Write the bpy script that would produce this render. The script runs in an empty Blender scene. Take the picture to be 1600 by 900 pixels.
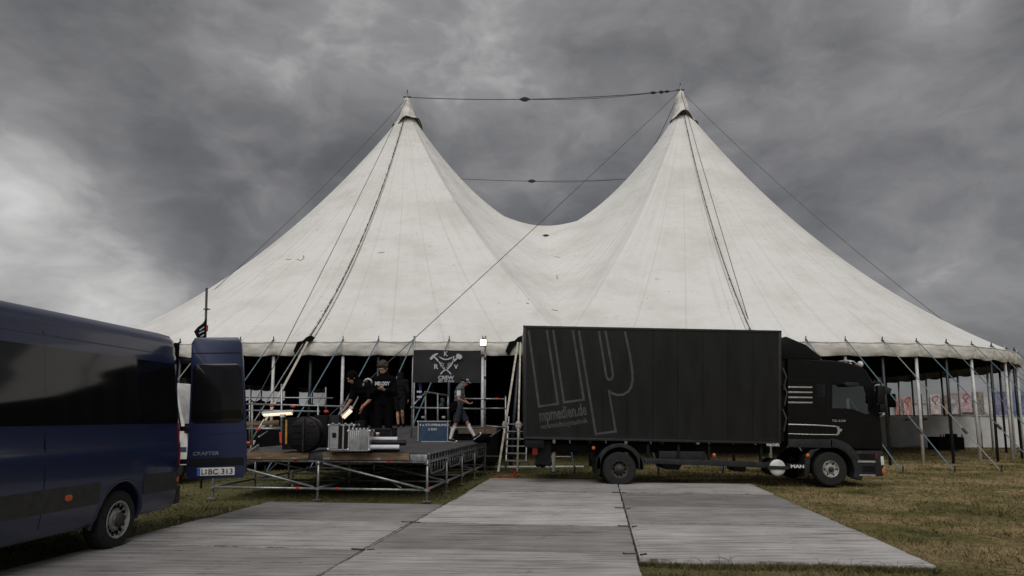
import bpy, bmesh, math, random
import numpy as np
from mathutils import Vector, Matrix
random.seed(7); rng=np.random.default_rng(7)
S=bpy.context.scene; COL=S.collection
R=math.radians
# ---------------------------------------------------------------- camera
F=1067.0; CY=520.0; PITCH=math.atan(130/F); CP,SP=math.cos(PITCH),math.sin(PITCH); EYE=1.6
cd=bpy.data.cameras.new('camera'); cam=bpy.data.objects.new('camera',cd); COL.objects.link(cam)
cam.location=(0,0,EYE); cam.rotation_euler=(math.pi/2+PITCH,0,0)
cd.sensor_width=36; cd.lens=F/1600*36; cd.shift_y=(CY-450)/1600; cd.clip_end=4000; cd.clip_start=.05
S.camera=cam
S.render.resolution_x=1024; S.render.resolution_y=576
S.view_settings.view_transform='Standard'; S.view_settings.look='None'; S.view_settings.exposure=0.38; S.view_settings.gamma=1
# survey helpers: where a sight line meets the plane at distance Y, or the ground
def at(x,y,Y):
    dz=(CY-y)/F; t=Y/(CP-SP*dz); return Vector(((x-800)/F*t,Y,EYE+(SP+CP*dz)*t))
def gr(x,y,z=0.0):
    dz=(CY-y)/F; t=(z-EYE)/(SP+CP*dz); return Vector(((x-800)/F*t,(CP-SP*dz)*t,z))
# ---------------------------------------------------------------- world
SUN_EL,SUN_AZ=R(50),R(188)     # high veiled sun behind the photographer
W=bpy.data.worlds.new('World'); S.world=W; W.use_nodes=True
nt=W.node_tree; N=nt.nodes; L=nt.links; N.clear()
def nd(t,**k):
    n=N.new(t)
    for a,b in k.items(): setattr(n,a,b)
    return n
out=nd('ShaderNodeOutputWorld'); bg=nd('ShaderNodeBackground'); bg2=nd('ShaderNodeBackground'); add=nd('ShaderNodeAddShader')
sky=nd('ShaderNodeTexSky'); sky.sky_type='NISHITA'; sky.sun_disc=False; sky.sun_elevation=SUN_EL; sky.sun_rotation=SUN_AZ
L.new(sky.outputs[0],bg.inputs[0]); bg.inputs[1].default_value=.002
tc=nd('ShaderNodeTexCoord'); sep=nd('ShaderNodeSeparateXYZ'); L.new(tc.outputs['Generated'],sep.inputs[0])
def math_(op,a,b=None,c=None,clamp=False):
    n=nd('ShaderNodeMath',operation=op); n.use_clamp=clamp
    for i,v in enumerate((a,b,c)):
        if v is None: continue
        if hasattr(v,'links') or hasattr(v,'node'): L.new(v,n.inputs[i])
        else: n.inputs[i].default_value=v
    return n.outputs[0]
zz=math_('MAXIMUM',sep.outputs[2],0.0); den=math_('ADD',zz,.22)
px_=math_('DIVIDE',sep.outputs[0],den); py_=math_('DIVIDE',sep.outputs[1],den)
cmb=nd('ShaderNodeCombineXYZ'); L.new(px_,cmb.inputs[0]); L.new(py_,cmb.inputs[1])
def noise_(vec,scale,detail,rough,dist=0.0,off=(0,0,0)):
    m=nd('ShaderNodeMapping'); m.inputs['Location'].default_value=off; L.new(vec,m.inputs[0])
    n=nd('ShaderNodeTexNoise'); n.inputs['Scale'].default_value=scale; n.inputs['Detail'].default_value=detail
    n.inputs['Roughness'].default_value=rough; n.inputs['Distortion'].default_value=dist; L.new(m.outputs[0],n.inputs['Vector']); return n.outputs[0]
sc_=nd('ShaderNodeMapping'); sc_.inputs['Scale'].default_value=(1,1,1.75); L.new(tc.outputs['Generated'],sc_.inputs[0]); SV=sc_.outputs[0]
wn=nd('ShaderNodeTexNoise'); wn.inputs['Scale'].default_value=5.5; wn.inputs['Detail'].default_value=3; L.new(SV,wn.inputs['Vector'])
wv=nd('ShaderNodeVectorMath',operation='MULTIPLY_ADD'); L.new(wn.outputs['Color'],wv.inputs[0]); wv.inputs[1].default_value=(.16,.16,.16); L.new(SV,wv.inputs[2]); SV=wv.outputs[0]
n1=noise_(SV,1.6,8,.52,0,(3.1,1.7,0)); n2=noise_(SV,4.2,8,.55,0,(7.3,2.2,0)); n3=noise_(SV,13,6,.55,0,(1.3,5.2,0))
v=math_('MULTIPLY_ADD',math_('SUBTRACT',n1,.5),1.15,-.02)
v=math_('MULTIPLY_ADD',math_('SUBTRACT',n2,.5),.78,v)
v=math_('MULTIPLY_ADD',math_('SUBTRACT',n3,.5),.42,v)
# cloud banks: (bearing pixel, width, gain)
def bank(x,y,w,g,v):
    d=(at(x,y,1.0)-Vector((0,0,EYE))).normalized()
    dp=nd('ShaderNodeVectorMath',operation='DOT_PRODUCT'); L.new(tc.outputs['Generated'],dp.inputs[0]); dp.inputs[1].default_value=d
    a=math_('ARCCOSINE',math_('MINIMUM',dp.outputs['Value'],1.0))
    a=math_('MULTIPLY_ADD',math_('SUBTRACT',n2,.5),w*1.1,a)
    mr=nd('ShaderNodeMapRange',interpolation_type='SMOOTHSTEP'); L.new(a,mr.inputs[0])
    mr.inputs[1].default_value=w; mr.inputs[2].default_value=0; mr.inputs[3].default_value=0; mr.inputs[4].default_value=g
    return math_('ADD',v,mr.outputs[0])
for b in ((40,380,.26,.30),(190,490,.12,.26),(30,300,.16,.10),(-300,480,.4,.2),(330,600,.26,.22),(520,60,.17,.14),(640,20,.2,.08),(1450,0,.13,.34),(1450,220,.16,.12),
          (1590,420,.22,.0),(1900,420,.5,.04),(1500,420,.2,-.06),(180,80,.24,-.10),(290,190,.22,-.10),(480,230,.16,-.08),(930,290,.22,-.07),(1200,150,.12,-.03),(760,160,.2,.0)):
    v=bank(*b,v)
cr=nd('ShaderNodeValToRGB'); L.new(math_('ADD',v,.36),cr.inputs[0])
e=cr.color_ramp.elements; e[0].position=0; e[0].color=(.075,.0755,.079,1); e[1].position=1; e[1].color=(.56,.562,.56,1)
for p,c in ((.2,(.098,.0985,.102)),(.36,(.138,.137,.142)),(.55,(.200,.198,.203)),(.75,(.36,.355,.35))):
    q=e.new(p); q.color=(*c,1)
L.new(cr.outputs[0],bg2.inputs[0]); bg2.inputs[1].default_value=1.0
L.new(bg.outputs[0],add.inputs[0]); L.new(bg2.outputs[0],add.inputs[1]); L.new(add.outputs[0],out.inputs[0])
sd=bpy.data.lights.new('sun','SUN'); so=bpy.data.objects.new('sun',sd); COL.objects.link(so)
sd.energy=1.5; sd.angle=R(58); sd.color=(1,.975,.94)
sdir=Vector((math.sin(SUN_AZ)*math.cos(SUN_EL),math.cos(SUN_AZ)*math.cos(SUN_EL),math.sin(SUN_EL)))
so.rotation_euler=sdir.to_track_quat('Z','Y').to_euler()
# ---------------------------------------------------------------- materials
def mat(name,col,rough=.6,metal=0.0,ns=6.0,amt=.12,bump=0.0,bs=40.0,coat=0.0,emit=0.0,alt=None,altp=(.45,.65),stretch=None,spec=None):
    m=bpy.data.materials.new(name); m.use_nodes=True; t=m.node_tree; n=t.nodes; l=t.links; b=n['Principled BSDF']
    b.inputs['Roughness'].default_value=rough; b.inputs['Metallic'].default_value=metal
    if spec is not None: b.inputs['Specular IOR Level'].default_value=spec
    if coat: b.inputs['Coat Weight'].default_value=coat; b.inputs['Coat Roughness'].default_value=.08
    c=n.new('ShaderNodeTexCoord'); mp=n.new('ShaderNodeMapping'); l.new(c.outputs['Object'],mp.inputs[0])
    if stretch: mp.inputs['Scale'].default_value=stretch
    tx=n.new('ShaderNodeTexNoise'); tx.inputs['Scale'].default_value=ns; tx.inputs['Detail'].default_value=6; tx.inputs['Roughness'].default_value=.6; l.new(mp.outputs[0],tx.inputs[0])
    r=n.new('ShaderNodeValToRGB'); l.new(tx.outputs[0],r.inputs[0]); E=r.color_ramp.elements
    a=alt or tuple(x*(1-amt*2) for x in col)
    E[0].position=altp[0]-.12 if alt is None else altp[0]; E[1].position=altp[1]
    E[0].color=(*a,1); E[1].color=(*[min(1,x*(1+(amt if alt is None else 0))) for x in col],1)
    l.new(r.outputs[0],b.inputs['Base Color'])
    if emit: b.inputs['Emission Color'].default_value=(*col,1); b.inputs['Emission Strength'].default_value=emit
    if bump:
        t2=n.new('ShaderNodeTexNoise'); t2.inputs['Scale'].default_value=bs; t2.inputs['Detail'].default_value=4; l.new(mp.outputs[0],t2.inputs[0])
        bp=n.new('ShaderNodeBump'); bp.inputs['Strength'].default_value=bump; bp.inputs['Distance'].default_value=.02; l.new(t2.outputs[0],bp.inputs['Height']); l.new(bp.outputs[0],b.inputs['Normal'])
    return m
M={}
M['steel']=mat('galvanised steel',(.36,.37,.38),.42,.7,9,.22,.1,60)
M['steel_dark']=mat('dark steel',(.06,.062,.066),.5,.5,9,.2)
M['alu']=mat('aluminium',(.62,.62,.62),.35,.75,12,.12)
M['white']=mat('white painted pole',(.62,.62,.61),.5,0,5,.12)
M['dpole']=mat('dark blue painted pole',(.016,.02,.03),.45,0,5,.3)
M['strap']=mat('blue webbing',(.10,.17,.21),.8,0,20,.2)
M['strap_g']=mat('grey webbing',(.24,.25,.25),.8,0,20,.2)
M['cream']=mat('cream canvas strap',(.50,.46,.38),.85,0,8,.18)
M['rope']=mat('dark rope',(.05,.045,.042),.9,0,20,.2)
M['wire']=mat('steel wire',(.07,.07,.075),.5,.3,20,.2)
M['black']=mat('black cloth',(.005,.005,.0055),.9,0,10,.2,.3,50,spec=.12)
M['liner']=mat('black tent lining',(.004,.004,.0045),.95,0,2,.2,spec=.1)
M['charcoal']=mat('charcoal banner cloth',(.013,.0135,.016),.8,0,3,.2,.3,6)
M['plastic']=mat('black plastic',(.0055,.0055,.006),.5,0,9,.3,spec=.25)
M['greyplastic']=mat('dark grey plastic',(.020,.0215,.024),.55,0,7,.25,spec=.3)
M['truck']=mat('truck black paint',(.0035,.0035,.004),.34,0,2.5,.5,alt=(.006,.006,.006),altp=(.4,.7),spec=.2)
M['boxside']=mat('black box panels',(.0042,.0042,.0045),.38,0,1.3,.3,.04,3,alt=(.0115,.0115,.0118),altp=(.40,.70),spec=.32,stretch=(2.2,1,.55))  # paler upright dirt streaks in the colour, imitating reflections along the panels
M['boxedge']=mat('box trim',(.012,.012,.012),.5,0,5,.3)
M['logo']=mat('grey box lettering',(.046,.046,.046),.6,0,5,.25)
M['chrome']=mat('bright trim',(.55,.55,.54),.25,.6,9,.1)
M['silver']=mat('painted wheel rim',(.42,.41,.38),.5,.4,14,.2)
M['grimyrim']=mat('grimy rim',(.06,.058,.052),.7,.2,14,.3)
M['rubber']=mat('tyre rubber',(.012,.012,.012),.85,0,20,.3,.3,30)
M['van']=mat('dark blue van paint',(.010,.017,.062),.28,.1,1.5,.1,coat=.55,alt=(.013,.021,.064),altp=(.35,.7))
M['vandark']=mat('van plastic strip',(.030,.030,.028),.6,0,8,.2)
M['glass']=mat('tinted glass',(.004,.004,.005),.06,0,1,.1,spec=.5)
M['red']=mat('red lens',(.22,.008,.012),.3,0,8,.2)
M['redtape']=mat('red orange tape',(.62,.06,.03),.7,0,8,.2)
M['orange']=mat('orange lens',(.65,.13,.03),.35,0,8,.2)
M['plate']=mat('number plate white',(.62,.62,.60),.5,0,8,.1)
M['plateblue']=mat('plate blue',(.03,.10,.42),.5,0,8,.1)
M['ink']=mat('black ink',(.02,.02,.02),.6)
M['print']=mat('pale print',(.48,.48,.52),.8,0,18,.1)
M['bcase']=mat('blue flight case board',(.018,.050,.105),.55,0,8,.15)
M['wood']=mat('weathered timber',(.19,.125,.07),.8,0,3,.3,.2,20,stretch=(.6,6,6))
M['deck']=mat('stage deck board',(.060,.056,.057),.75,0,3,.25,.15,40)
M['paper']=mat('white roll',(.62,.62,.68),.7,0,6,.1)
M['skin']=mat('skin',(.42,.23,.16),.55,0,8,.1)
M['skin2']=mat('tanned skin',(.34,.17,.115),.55,0,8,.1)
M['cloth']=mat('black hoodie cotton',(.0035,.0035,.004),.95,0,20,.2,.4,25,spec=.08)
M['cloth2']=mat('faded black cotton',(.010,.010,.011),.95,0,20,.2,.4,25,spec=.1)
M['denim']=mat('dark denim',(.022,.029,.042),.9,0,20,.25,.4,25)
M['vest']=mat('grey denim vest',(.115,.13,.15),.9,0,18,.25,.4,25)
M['sock']=mat('white cotton',(.58,.57,.60),.9,0,18,.12,.3,30)
M['hair']=mat('brown hair',(.055,.032,.020),.75,0,30,.4,.6,60)
M['orangecord']=mat('orange cord',(.40,.09,.03),.7,0,9,.2)
M['tarp']=mat('blue tarp',(.03,.08,.12),.6,0,7,.4,.5,10)
M['yellow']=mat('yellow sticker',(.45,.22,.02),.6,0,9,.2)
M['grey_wall']=mat('grey wall sheeting',(.56,.56,.55),.8,0,1.2,.08,.2,2)
M['grey_wall2']=mat('dark grey wall sheeting',(.56,.56,.55),.8,0,1.2,.10,.2,2)
def emis(name,col,s):
    m=bpy.data.materials.new(name); m.use_nodes=True; b=m.node_tree.nodes['Principled BSDF']; b.inputs['Base Color'].default_value=(.8,.8,.8,1)
    b.inputs['Emission Color'].default_value=(*col,1); b.inputs['Emission Strength'].default_value=s; return m
M['tubelit']=emis('lit tube',(1,.80,.50),.68); M['flood']=emis('lit flood glass',(1,.80,.62),3)
# see-through glass
def clear_glass():
    m=bpy.data.materials.new('cab glass'); m.use_nodes=True; t=m.node_tree; n=t.nodes; l=t.links; n.clear()
    o=n.new('ShaderNodeOutputMaterial'); g=n.new('ShaderNodeBsdfGlossy'); g.inputs['Roughness'].default_value=.03; g.inputs['Color'].default_value=(.9,.9,.9,1)
    tr=n.new('ShaderNodeBsdfTransparent'); tr.inputs['Color'].default_value=(.55,.62,.62,1); fr=n.new('ShaderNodeFresnel'); fr.inputs[0].default_value=2.1
    mx=n.new('ShaderNodeMixShader'); l.new(fr.outputs[0],mx.inputs[0]); l.new(tr.outputs[0],mx.inputs[1]); l.new(g.outputs[0],mx.inputs[2]); l.new(mx.outputs[0],o.inputs[0]); return m
M['clear']=clear_glass()
# canvas: gore seams from the UV map (u counts gores, v metres from mast), stains from object space
def canvas():
    m=bpy.data.materials.new('white canvas'); m.use_nodes=True; t=m.node_tree; n=t.nodes; l=t.links; b=n['Principled BSDF']; b.inputs['Roughness'].default_value=.75
    b.inputs['Specular IOR Level'].default_value=.25
    def mt(op,a,bb=None,cl=False):
        k=n.new('ShaderNodeMath'); k.operation=op; k.use_clamp=cl
        for i,v in enumerate((a,bb)):
            if v is None: continue
            if isinstance(v,(int,float)): k.inputs[i].default_value=v
            else: l.new(v,k.inputs[i])
        return k.outputs[0]
    def ns(vec,sc,de,ro,scale=(1,1,1)):
        mp=n.new('ShaderNodeMapping'); mp.inputs['Scale'].default_value=scale; l.new(vec,mp.inputs[0])
        k=n.new('ShaderNodeTexNoise'); k.inputs['Scale'].default_value=sc; k.inputs['Detail'].default_value=de; k.inputs['Roughness'].default_value=ro; l.new(mp.outputs[0],k.inputs[0]); return k.outputs[0]
    def mrange(v,a,bq,c=0.,d=1.):
        k=n.new('ShaderNodeMapRange'); k.interpolation_type='SMOOTHSTEP'; l.new(v,k.inputs[0]); k.inputs[1].default_value=a;k.inputs[2].default_value=bq;k.inputs[3].default_value=c;k.inputs[4].default_value=d; return k.outputs[0]
    def mix(f,a,bq):
        k=n.new('ShaderNodeMix'); k.data_type='RGBA'; l.new(f,k.inputs[0])
        for i,v in ((6,a),(7,bq)):
            if isinstance(v,tuple): k.inputs[i].default_value=(*v,1)
            else: l.new(v,k.inputs[i])
        return k.outputs[2]
    c=n.new('ShaderNodeTexCoord'); ob=c.outputs['Object']; uv=c.outputs['UV']
    sx=n.new('ShaderNodeSeparateXYZ'); l.new(uv,sx.inputs[0])
    grime=mrange(ns(ob,.32,8,.68,(1,1,1.8)),.40,.72,0,.75)
    c1=mix(grime,(.765,.757,.735),(.60,.585,.545))
    mott=mrange(ns(ob,2.6,6,.7,(1,1,2.0)),.5,.78,0,.32)
    c2=mix(mott,c1,(.545,.515,.45))
    rust=mt('MULTIPLY',mrange(ns(ob,1.1,3,.6,(1,1,1.5)),.56,.68),mrange(ns(ob,5,5,.75,(1,1,2.2)),.56,.68,0,.75))
    st=mrange(ns(uv,1.0,5,.65,(2.6,.16,1)),.52,.74,0,.34); c2=mix(st,c2,(.56,.545,.50))
    c3=mix(rust,c2,(.42,.28,.13))
    speck=mrange(ns(ob,9,2,.5),.735,.76,0,.8); c4=mix(speck,c3,(.16,.14,.12))
    fr=mt('ABSOLUTE',mt('SUBTRACT',mt('FRACT',sx.outputs[0]),.5)); seam=mrange(fr,.474,.49)   # at whole u
    c5=mix(mt('MULTIPLY',seam,.17),c4,(.40,.38,.33))
    fh=mt('ABSOLUTE',mt('SUBTRACT',mt('FRACT',mt('MULTIPLY',sx.outputs[1],.34)),.5)); hs=mrange(fh,.488,.496,0,.04)
    c6=mix(hs,c5,(.45,.43,.38))
    l.new(c6,b.inputs['Base Color'])
    bp=n.new('ShaderNodeBump'); bp.inputs['Strength'].default_value=.5; bp.inputs['Distance'].default_value=.10
    hgt=mt('ADD',mt('ADD',ns(ob,1.4,5,.6,(1,1,2.4)),mt('MULTIPLY',seam,.15)),mt('MULTIPLY',ns(uv,1.0,3,.5,(3.5,.12,1)),1.2)); l.new(hgt,bp.inputs['Height']); l.new(bp.outputs[0],b.inputs['Normal'])
    return m
M['canvas']=canvas()
M['valance']=mat('valance canvas',(.62,.60,.55),.8,0,1.6,.16,.35,3,stretch=(1,1,3))
# ---------------------------------------------------------------- mesh helpers
class MB:
    def __init__(s): s.v=[]; s.f=[]
    def add(s,vs,fs):
        o=len(s.v); s.v+= [tuple(p) for p in vs]; s.f+=[tuple(i+o for i in f) for f in fs]; return s
    def box(s,c,d,rot=None):
        c=Vector(c); h=Vector(d)/2; vs=[]
        for x in (-1,1):
            for y in (-1,1):
                for z in (-1,1):
                    p=Vector((x*h.x,y*h.y,z*h.z)); p=(rot@p) if rot else p; vs.append(c+p)
        return s.add(vs,[(0,1,3,2),(4,6,7,5),(0,4,5,1),(2,3,7,6),(0,2,6,4),(1,5,7,3)])
    def b2(s,x0,x1,y0,y1,z0,z1): return s.box(((x0+x1)/2,(y0+y1)/2,(z0+z1)/2),(abs(x1-x0),abs(y1-y0),abs(z1-z0)))
    def ring(s,c,ax,r,n,ph=0,ry=None):
        ax=Vector(ax).normalized(); u=ax.cross(Vector((0,0,1)) if abs(ax.z)<.9 else Vector((1,0,0))).normalized(); w=ax.cross(u)
        return [Vector(c)+u*(math.cos(2*math.pi*i/n+ph)*r)+w*(math.sin(2*math.pi*i/n+ph)*(ry or r)) for i in range(n)]
    def path(s,pts,r,n=8,caps=True):
        pts=[Vector(p) for p in pts]; rs=r if isinstance(r,(list,tuple)) else [r]*len(pts); vs=[]
        for i,p in enumerate(pts):
            ax=(pts[min(i+1,len(pts)-1)]-pts[max(i-1,0)]); vs+=s.ring(p,ax,rs[i],n)
        fs=[(k*n+i,k*n+(i+1)%n,(k+1)*n+(i+1)%n,(k+1)*n+i) for k in range(len(pts)-1) for i in range(n)]
        if caps: fs+=[tuple(range(n)),tuple(range((len(pts)-1)*n+n-1,(len(pts)-1)*n-1,-1))]
        return s.add(vs,fs)
    def tube(s,p,q,r,n=8,r2=None): return s.path([p,q],[r,r2 if r2 is not None else r],n)
    def bar(s,p,q,w,h,up=(0,0,1)):
        p,q=Vector(p),Vector(q); a=(q-p).normalized(); u=a.cross(Vector(up)).normalized(); v=u.cross(a)
        vs=[e+u*(i*w/2)+v*(j*h/2) for e in (p,q) for i,j in ((-1,-1),(1,-1),(1,1),(-1,1))]
        return s.add(vs,[(0,1,2,3),(7,6,5,4)]+[(i,i+4,(i+1)%4+4,(i+1)%4) for i in range(4)])
    def prism(s,poly,f,w0,w1):
        n=len(poly); vs=[f(a,b,w0) for a,b in poly]+[f(a,b,w1) for a,b in poly]
        return s.add(vs,[tuple(range(n)),tuple(range(2*n-1,n-1,-1))]+[(i,i+n,(i+1)%n+n,(i+1)%n) for i in range(n)])
    def lathe(s,prof,c,ax,n=32,closed=False,cap0=True):
        c=Vector(c); ax=Vector(ax).normalized(); vs=[]
        for r,h in prof: vs+=s.ring(c+ax*h,ax,max(r,1e-4),n)
        m=len(prof); fs=[(k*n+i,k*n+(i+1)%n,((k+1)%m)*n+(i+1)%n,((k+1)%m)*n+i) for k in range(m if closed else m-1) for i in range(n)]
        if not closed: fs+=([tuple(range(n))] if cap0 else [])+[tuple(range((m-1)*n+n-1,(m-1)*n-1,-1))]
        return s.add(vs,fs)
    def ell(s,c,r,rot=None,n=16,m=10):
        vs=[];c=Vector(c)
        for j in range(m+1):
            ph=math.pi*j/m
            for i in range(n):
                th=2*math.pi*i/n; p=Vector((r[0]*math.sin(ph)*math.cos(th),r[1]*math.sin(ph)*math.sin(th),r[2]*math.cos(ph)))
                vs.append(c+(rot@p if rot else p))
        return s.add(vs,[(j*n+i,(j+1)*n+i,(j+1)*n+(i+1)%n,j*n+(i+1)%n) for j in range(m) for i in range(n)])
    def cap(s,p,q,r1,r2,n=12):
        p,q=Vector(p),Vector(q); a=(q-p); Ln=a.length
        if Ln<1e-5: return s.ell(p,(r1,r1,r1))
        a/=Ln; pts=[];rs=[]
        for k in range(5):
            t=math.pi/2*k/4; pts.append(p-a*(r1*math.cos(t))); rs.append(max(r1*math.sin(t),1e-4))
        for k in range(5):
            t=math.pi/2*(1-k/4); pts.append(q+a*(r2*math.cos(t))); rs.append(max(r2*math.sin(t),1e-4))
        u=a.cross(Vector((0,0,1)) if abs(a.z)<.9 else Vector((1,0,0))).normalized(); w=a.cross(u); vs=[]
        for P,r in zip(pts,rs): vs+=[P+u*(math.cos(2*math.pi*i/n)*r)+w*(math.sin(2*math.pi*i/n)*r) for i in range(n)]
        m=len(pts); return s.add(vs,[(k*n+i,k*n+(i+1)%n,(k+1)*n+(i+1)%n,(k+1)*n+i) for k in range(m-1) for i in range(n)]+[tuple(range(n)),tuple(range(m*n-1,(m-1)*n-1,-1))])
def mesh(name,mb,m,smooth=False,bevel=0,org=None):
    me=bpy.data.meshes.new(name); vs=mb.v
    if org is not None: vs=[(x-org[0],y-org[1],z-org[2]) for x,y,z in vs]
    me.from_pydata(vs,[],mb.f); me.materials.append(m)
    bm=bmesh.new(); bm.from_mesh(me); bmesh.ops.recalc_face_normals(bm,faces=bm.faces)
    if bevel:
        ed=[e for e in bm.edges if len(e.link_faces)==2 and e.calc_face_angle(0)>.5]
        bmesh.ops.bevel(bm,geom=ed,offset=bevel,segments=2,affect='EDGES',profile=.6,clamp_overlap=True)
    bm.to_mesh(me); bm.free()
    if smooth: me.shade_smooth()
    elif bevel: me.shade_smooth(); me.set_sharp_from_angle(angle=R(38))
    return me
def info(o,label=None,cat=None,group=None,kind=None):
    if label: o['label']=label
    if cat: o['category']=cat
    if group: o['group']=group
    if kind: o['kind']=kind
    return o
def empty(name,loc,label,cat,group=None,rz=0.0,rot=None):
    o=bpy.data.objects.new(name,None); COL.objects.link(o); o.location=loc; o.rotation_euler=rot or (0,0,rz); o.empty_display_size=.2
    return info(o,label,cat,group)
def part(name,mb,m,parent,smooth=False,bevel=0,local=False,label=None,kind=None):
    me=mb if isinstance(mb,bpy.types.Mesh) else mesh(name,mb,m,smooth,bevel)
    o=bpy.data.objects.new(name,me); COL.objects.link(o); o.parent=parent
    if not local:
        if parent.parent is None: o.matrix_parent_inverse=Matrix.Translation(-parent.location)
    if label: o['label']=label
    if kind: o['kind']=kind
    return o
def solo(name,mb,m,label=None,cat=None,group=None,kind=None,smooth=False,bevel=0):
    A=np.array(mb.v); lo=A.min(0); hi=A.max(0); org=((lo[0]+hi[0])/2,(lo[1]+hi[1])/2,lo[2])
    me=mesh(name,mb,m,smooth,bevel,org); o=bpy.data.objects.new(name,me); COL.objects.link(o); o.location=org
    return info(o,label,cat,group,kind)
def copy_tree(o,parent=None):
    c=o.copy(); COL.objects.link(c)
    if parent: c.parent=parent
    for ch in o.children: copy_tree(ch,c)
    return c
def smoothed(o): o.data.shade_smooth(); o.data.set_sharp_from_angle(angle=R(40)); return o
def text(s,m,parent,origin,ux,uy,w=None,h=.2,name='lettering',local=False,bold=.0,th=.003,spacing=1.0):
    """flat lettering: starts at origin, runs along ux, cap height h along uy; scaled to width w"""
    cu=bpy.data.curves.new('txt','FONT'); cu.body=s; cu.size=1; cu.offset=bold; cu.resolution_u=3; cu.extrude=.5; cu.space_character=spacing
    t=bpy.data.objects.new('txt',cu); COL.objects.link(t); dg=bpy.context.evaluated_depsgraph_get(); me=bpy.data.meshes.new_from_object(t.evaluated_get(dg))
    bpy.data.objects.remove(t); vs=np.array([v.co[:] for v in me.vertices]); x0,x1=vs[:,0].min(),vs[:,0].max(); H=.70
    ux=Vector(ux).normalized(); uy=Vector(uy).normalized(); nz=ux.cross(uy).normalized(); kx=(w/(x1-x0)) if w else h/H; ky=h/H; origin=Vector(origin)
    for v in me.vertices:
        x,y,z=v.co; v.co=origin+ux*((x-x0)*kx)+uy*(y*ky)+nz*(z*th+th/2+.0015)
    me.materials.clear(); me.materials.append(m); return part(name,me,m,parent,local=local)
def remesh(name,mb,m,vox,parent=None,sm=4,label=None):
    me=bpy.data.meshes.new('t'); me.from_pydata(mb.v,[],mb.f)
    bm=bmesh.new(); bm.from_mesh(me); bmesh.ops.recalc_face_normals(bm,faces=bm.faces); bm.to_mesh(me); bm.free()
    t=bpy.data.objects.new('t',me); COL.objects.link(t)
    r=t.modifiers.new('r','REMESH'); r.mode='VOXEL'; r.voxel_size=vox
    s=t.modifiers.new('s','SMOOTH'); s.factor=.6; s.iterations=sm
    dg=bpy.context.evaluated_depsgraph_get(); out=bpy.data.meshes.new_from_object(t.evaluated_get(dg)); bpy.data.objects.remove(t)
    out.materials.clear(); out.materials.append(m); out.shade_smooth(); out.name=name
    return part(name,out,m,parent,label=label)
def cut(o,mb):
    me=mesh('c',mb,M['black']); c=bpy.data.objects.new('c',me); COL.objects.link(c); c.matrix_world=Matrix.Identity(4)
    # cutter is given in the same space as the object's mesh
    par,inv=o.parent,o.matrix_parent_inverse.copy(); o.parent=None
    b=o.modifiers.new('b','BOOLEAN'); b.operation='DIFFERENCE'; b.object=c; b.solver='EXACT'
    dg=bpy.context.evaluated_depsgraph_get(); dg.update(); n=bpy.data.meshes.new_from_object(o.evaluated_get(dg)); o.modifiers.clear(); mm=o.data.materials[0]
    n.materials.clear(); n.materials.append(mm); o.data=n; o.parent=par; o.matrix_parent_inverse=inv; bpy.data.objects.remove(c)
    n.shade_smooth(); n.set_sharp_from_angle(angle=R(35)); return o
# ================================================================ GROUND
def grassmat():
    m=bpy.data.materials.new('field grass'); m.use_nodes=True; t=m.node_tree; n=t.nodes; l=t.links; b=n['Principled BSDF']; b.inputs['Roughness'].default_value=.95; b.inputs['Specular IOR Level'].default_value=.1
    g=n.new('ShaderNodeNewGeometry')
    def ns(sc,de,ro,scale=(1,1,1)):
        mp=n.new('ShaderNodeMapping'); mp.inputs['Scale'].default_value=scale; l.new(g.outputs['Position'],mp.inputs[0])
        k=n.new('ShaderNodeTexNoise'); k.inputs['Scale'].default_value=sc; k.inputs['Detail'].default_value=de; k.inputs['Roughness'].default_value=ro; l.new(mp.outputs[0],k.inputs[0]); return k.outputs[0]
    def ramp(v,ps):
        r=n.new('ShaderNodeValToRGB'); l.new(v,r.inputs[0]); E=r.color_ramp.elements
        E[0].position,E[0].color=ps[0][0],(*ps[0][1],1); E[1].position,E[1].color=ps[-1][0],(*ps[-1][1],1)
        for p,c in ps[1:-1]: q=E.new(p); q.color=(*c,1)
        return r.outputs[0]
    a=ramp(ns(.55,7,.62,(1,1,1)),[(.32,(.085,.095,.034)),(.43,(.20,.175,.072)),(.54,(.34,.265,.135)),(.68,(.47,.37,.21))])
    bq=ramp(ns(9,6,.7),[(.3,(.35,.35,.33)),(.5,(.8,.8,.8)),(.72,(1.35,1.3,1.2))])
    x=n.new('ShaderNodeMix'); x.data_type='RGBA'; x.blend_type='MULTIPLY'; x.inputs[0].default_value=1; l.new(a,x.inputs[6]); l.new(bq,x.inputs[7])
    # trampled, greener strip near the mats and stage (left), drier to the right
    sp=n.new('ShaderNodeSeparateXYZ'); l.new(g.outputs['Position'],sp.inputs[0]); mr=n.new('ShaderNodeMapRange'); l.new(sp.outputs[0],mr.inputs[0])
    mr.inputs[1].default_value=1; mr.inputs[2].default_value=6; mr.inputs[3].default_value=.75; mr.inputs[4].default_value=0
    y=n.new('ShaderNodeMix'); y.data_type='RGBA'; l.new(mr.outputs[0],y.inputs[0]); l.new(x.outputs[2],y.inputs[6]); y.inputs[7].default_value=(.105,.108,.044,1)
    l.new(y.outputs[2],b.inputs['Base Color'])
    bp=n.new('ShaderNodeBump'); bp.inputs['Strength'].default_value=.9; bp.inputs['Distance'].default_value=.05; l.new(ns(22,6,.75),bp.inputs['Height']); l.new(bp.outputs[0],b.inputs['Normal'])
    return m
M['grass']=grassmat()
mb=MB(); nx,ny=90,100
xs=np.concatenate([np.linspace(-1500,-45,6),np.linspace(-40,45,nx),np.linspace(50,1500,6)]); ys=np.concatenate([[-300,-60,-10],np.linspace(-5,60,ny),np.linspace(66,1800,8)])
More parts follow.
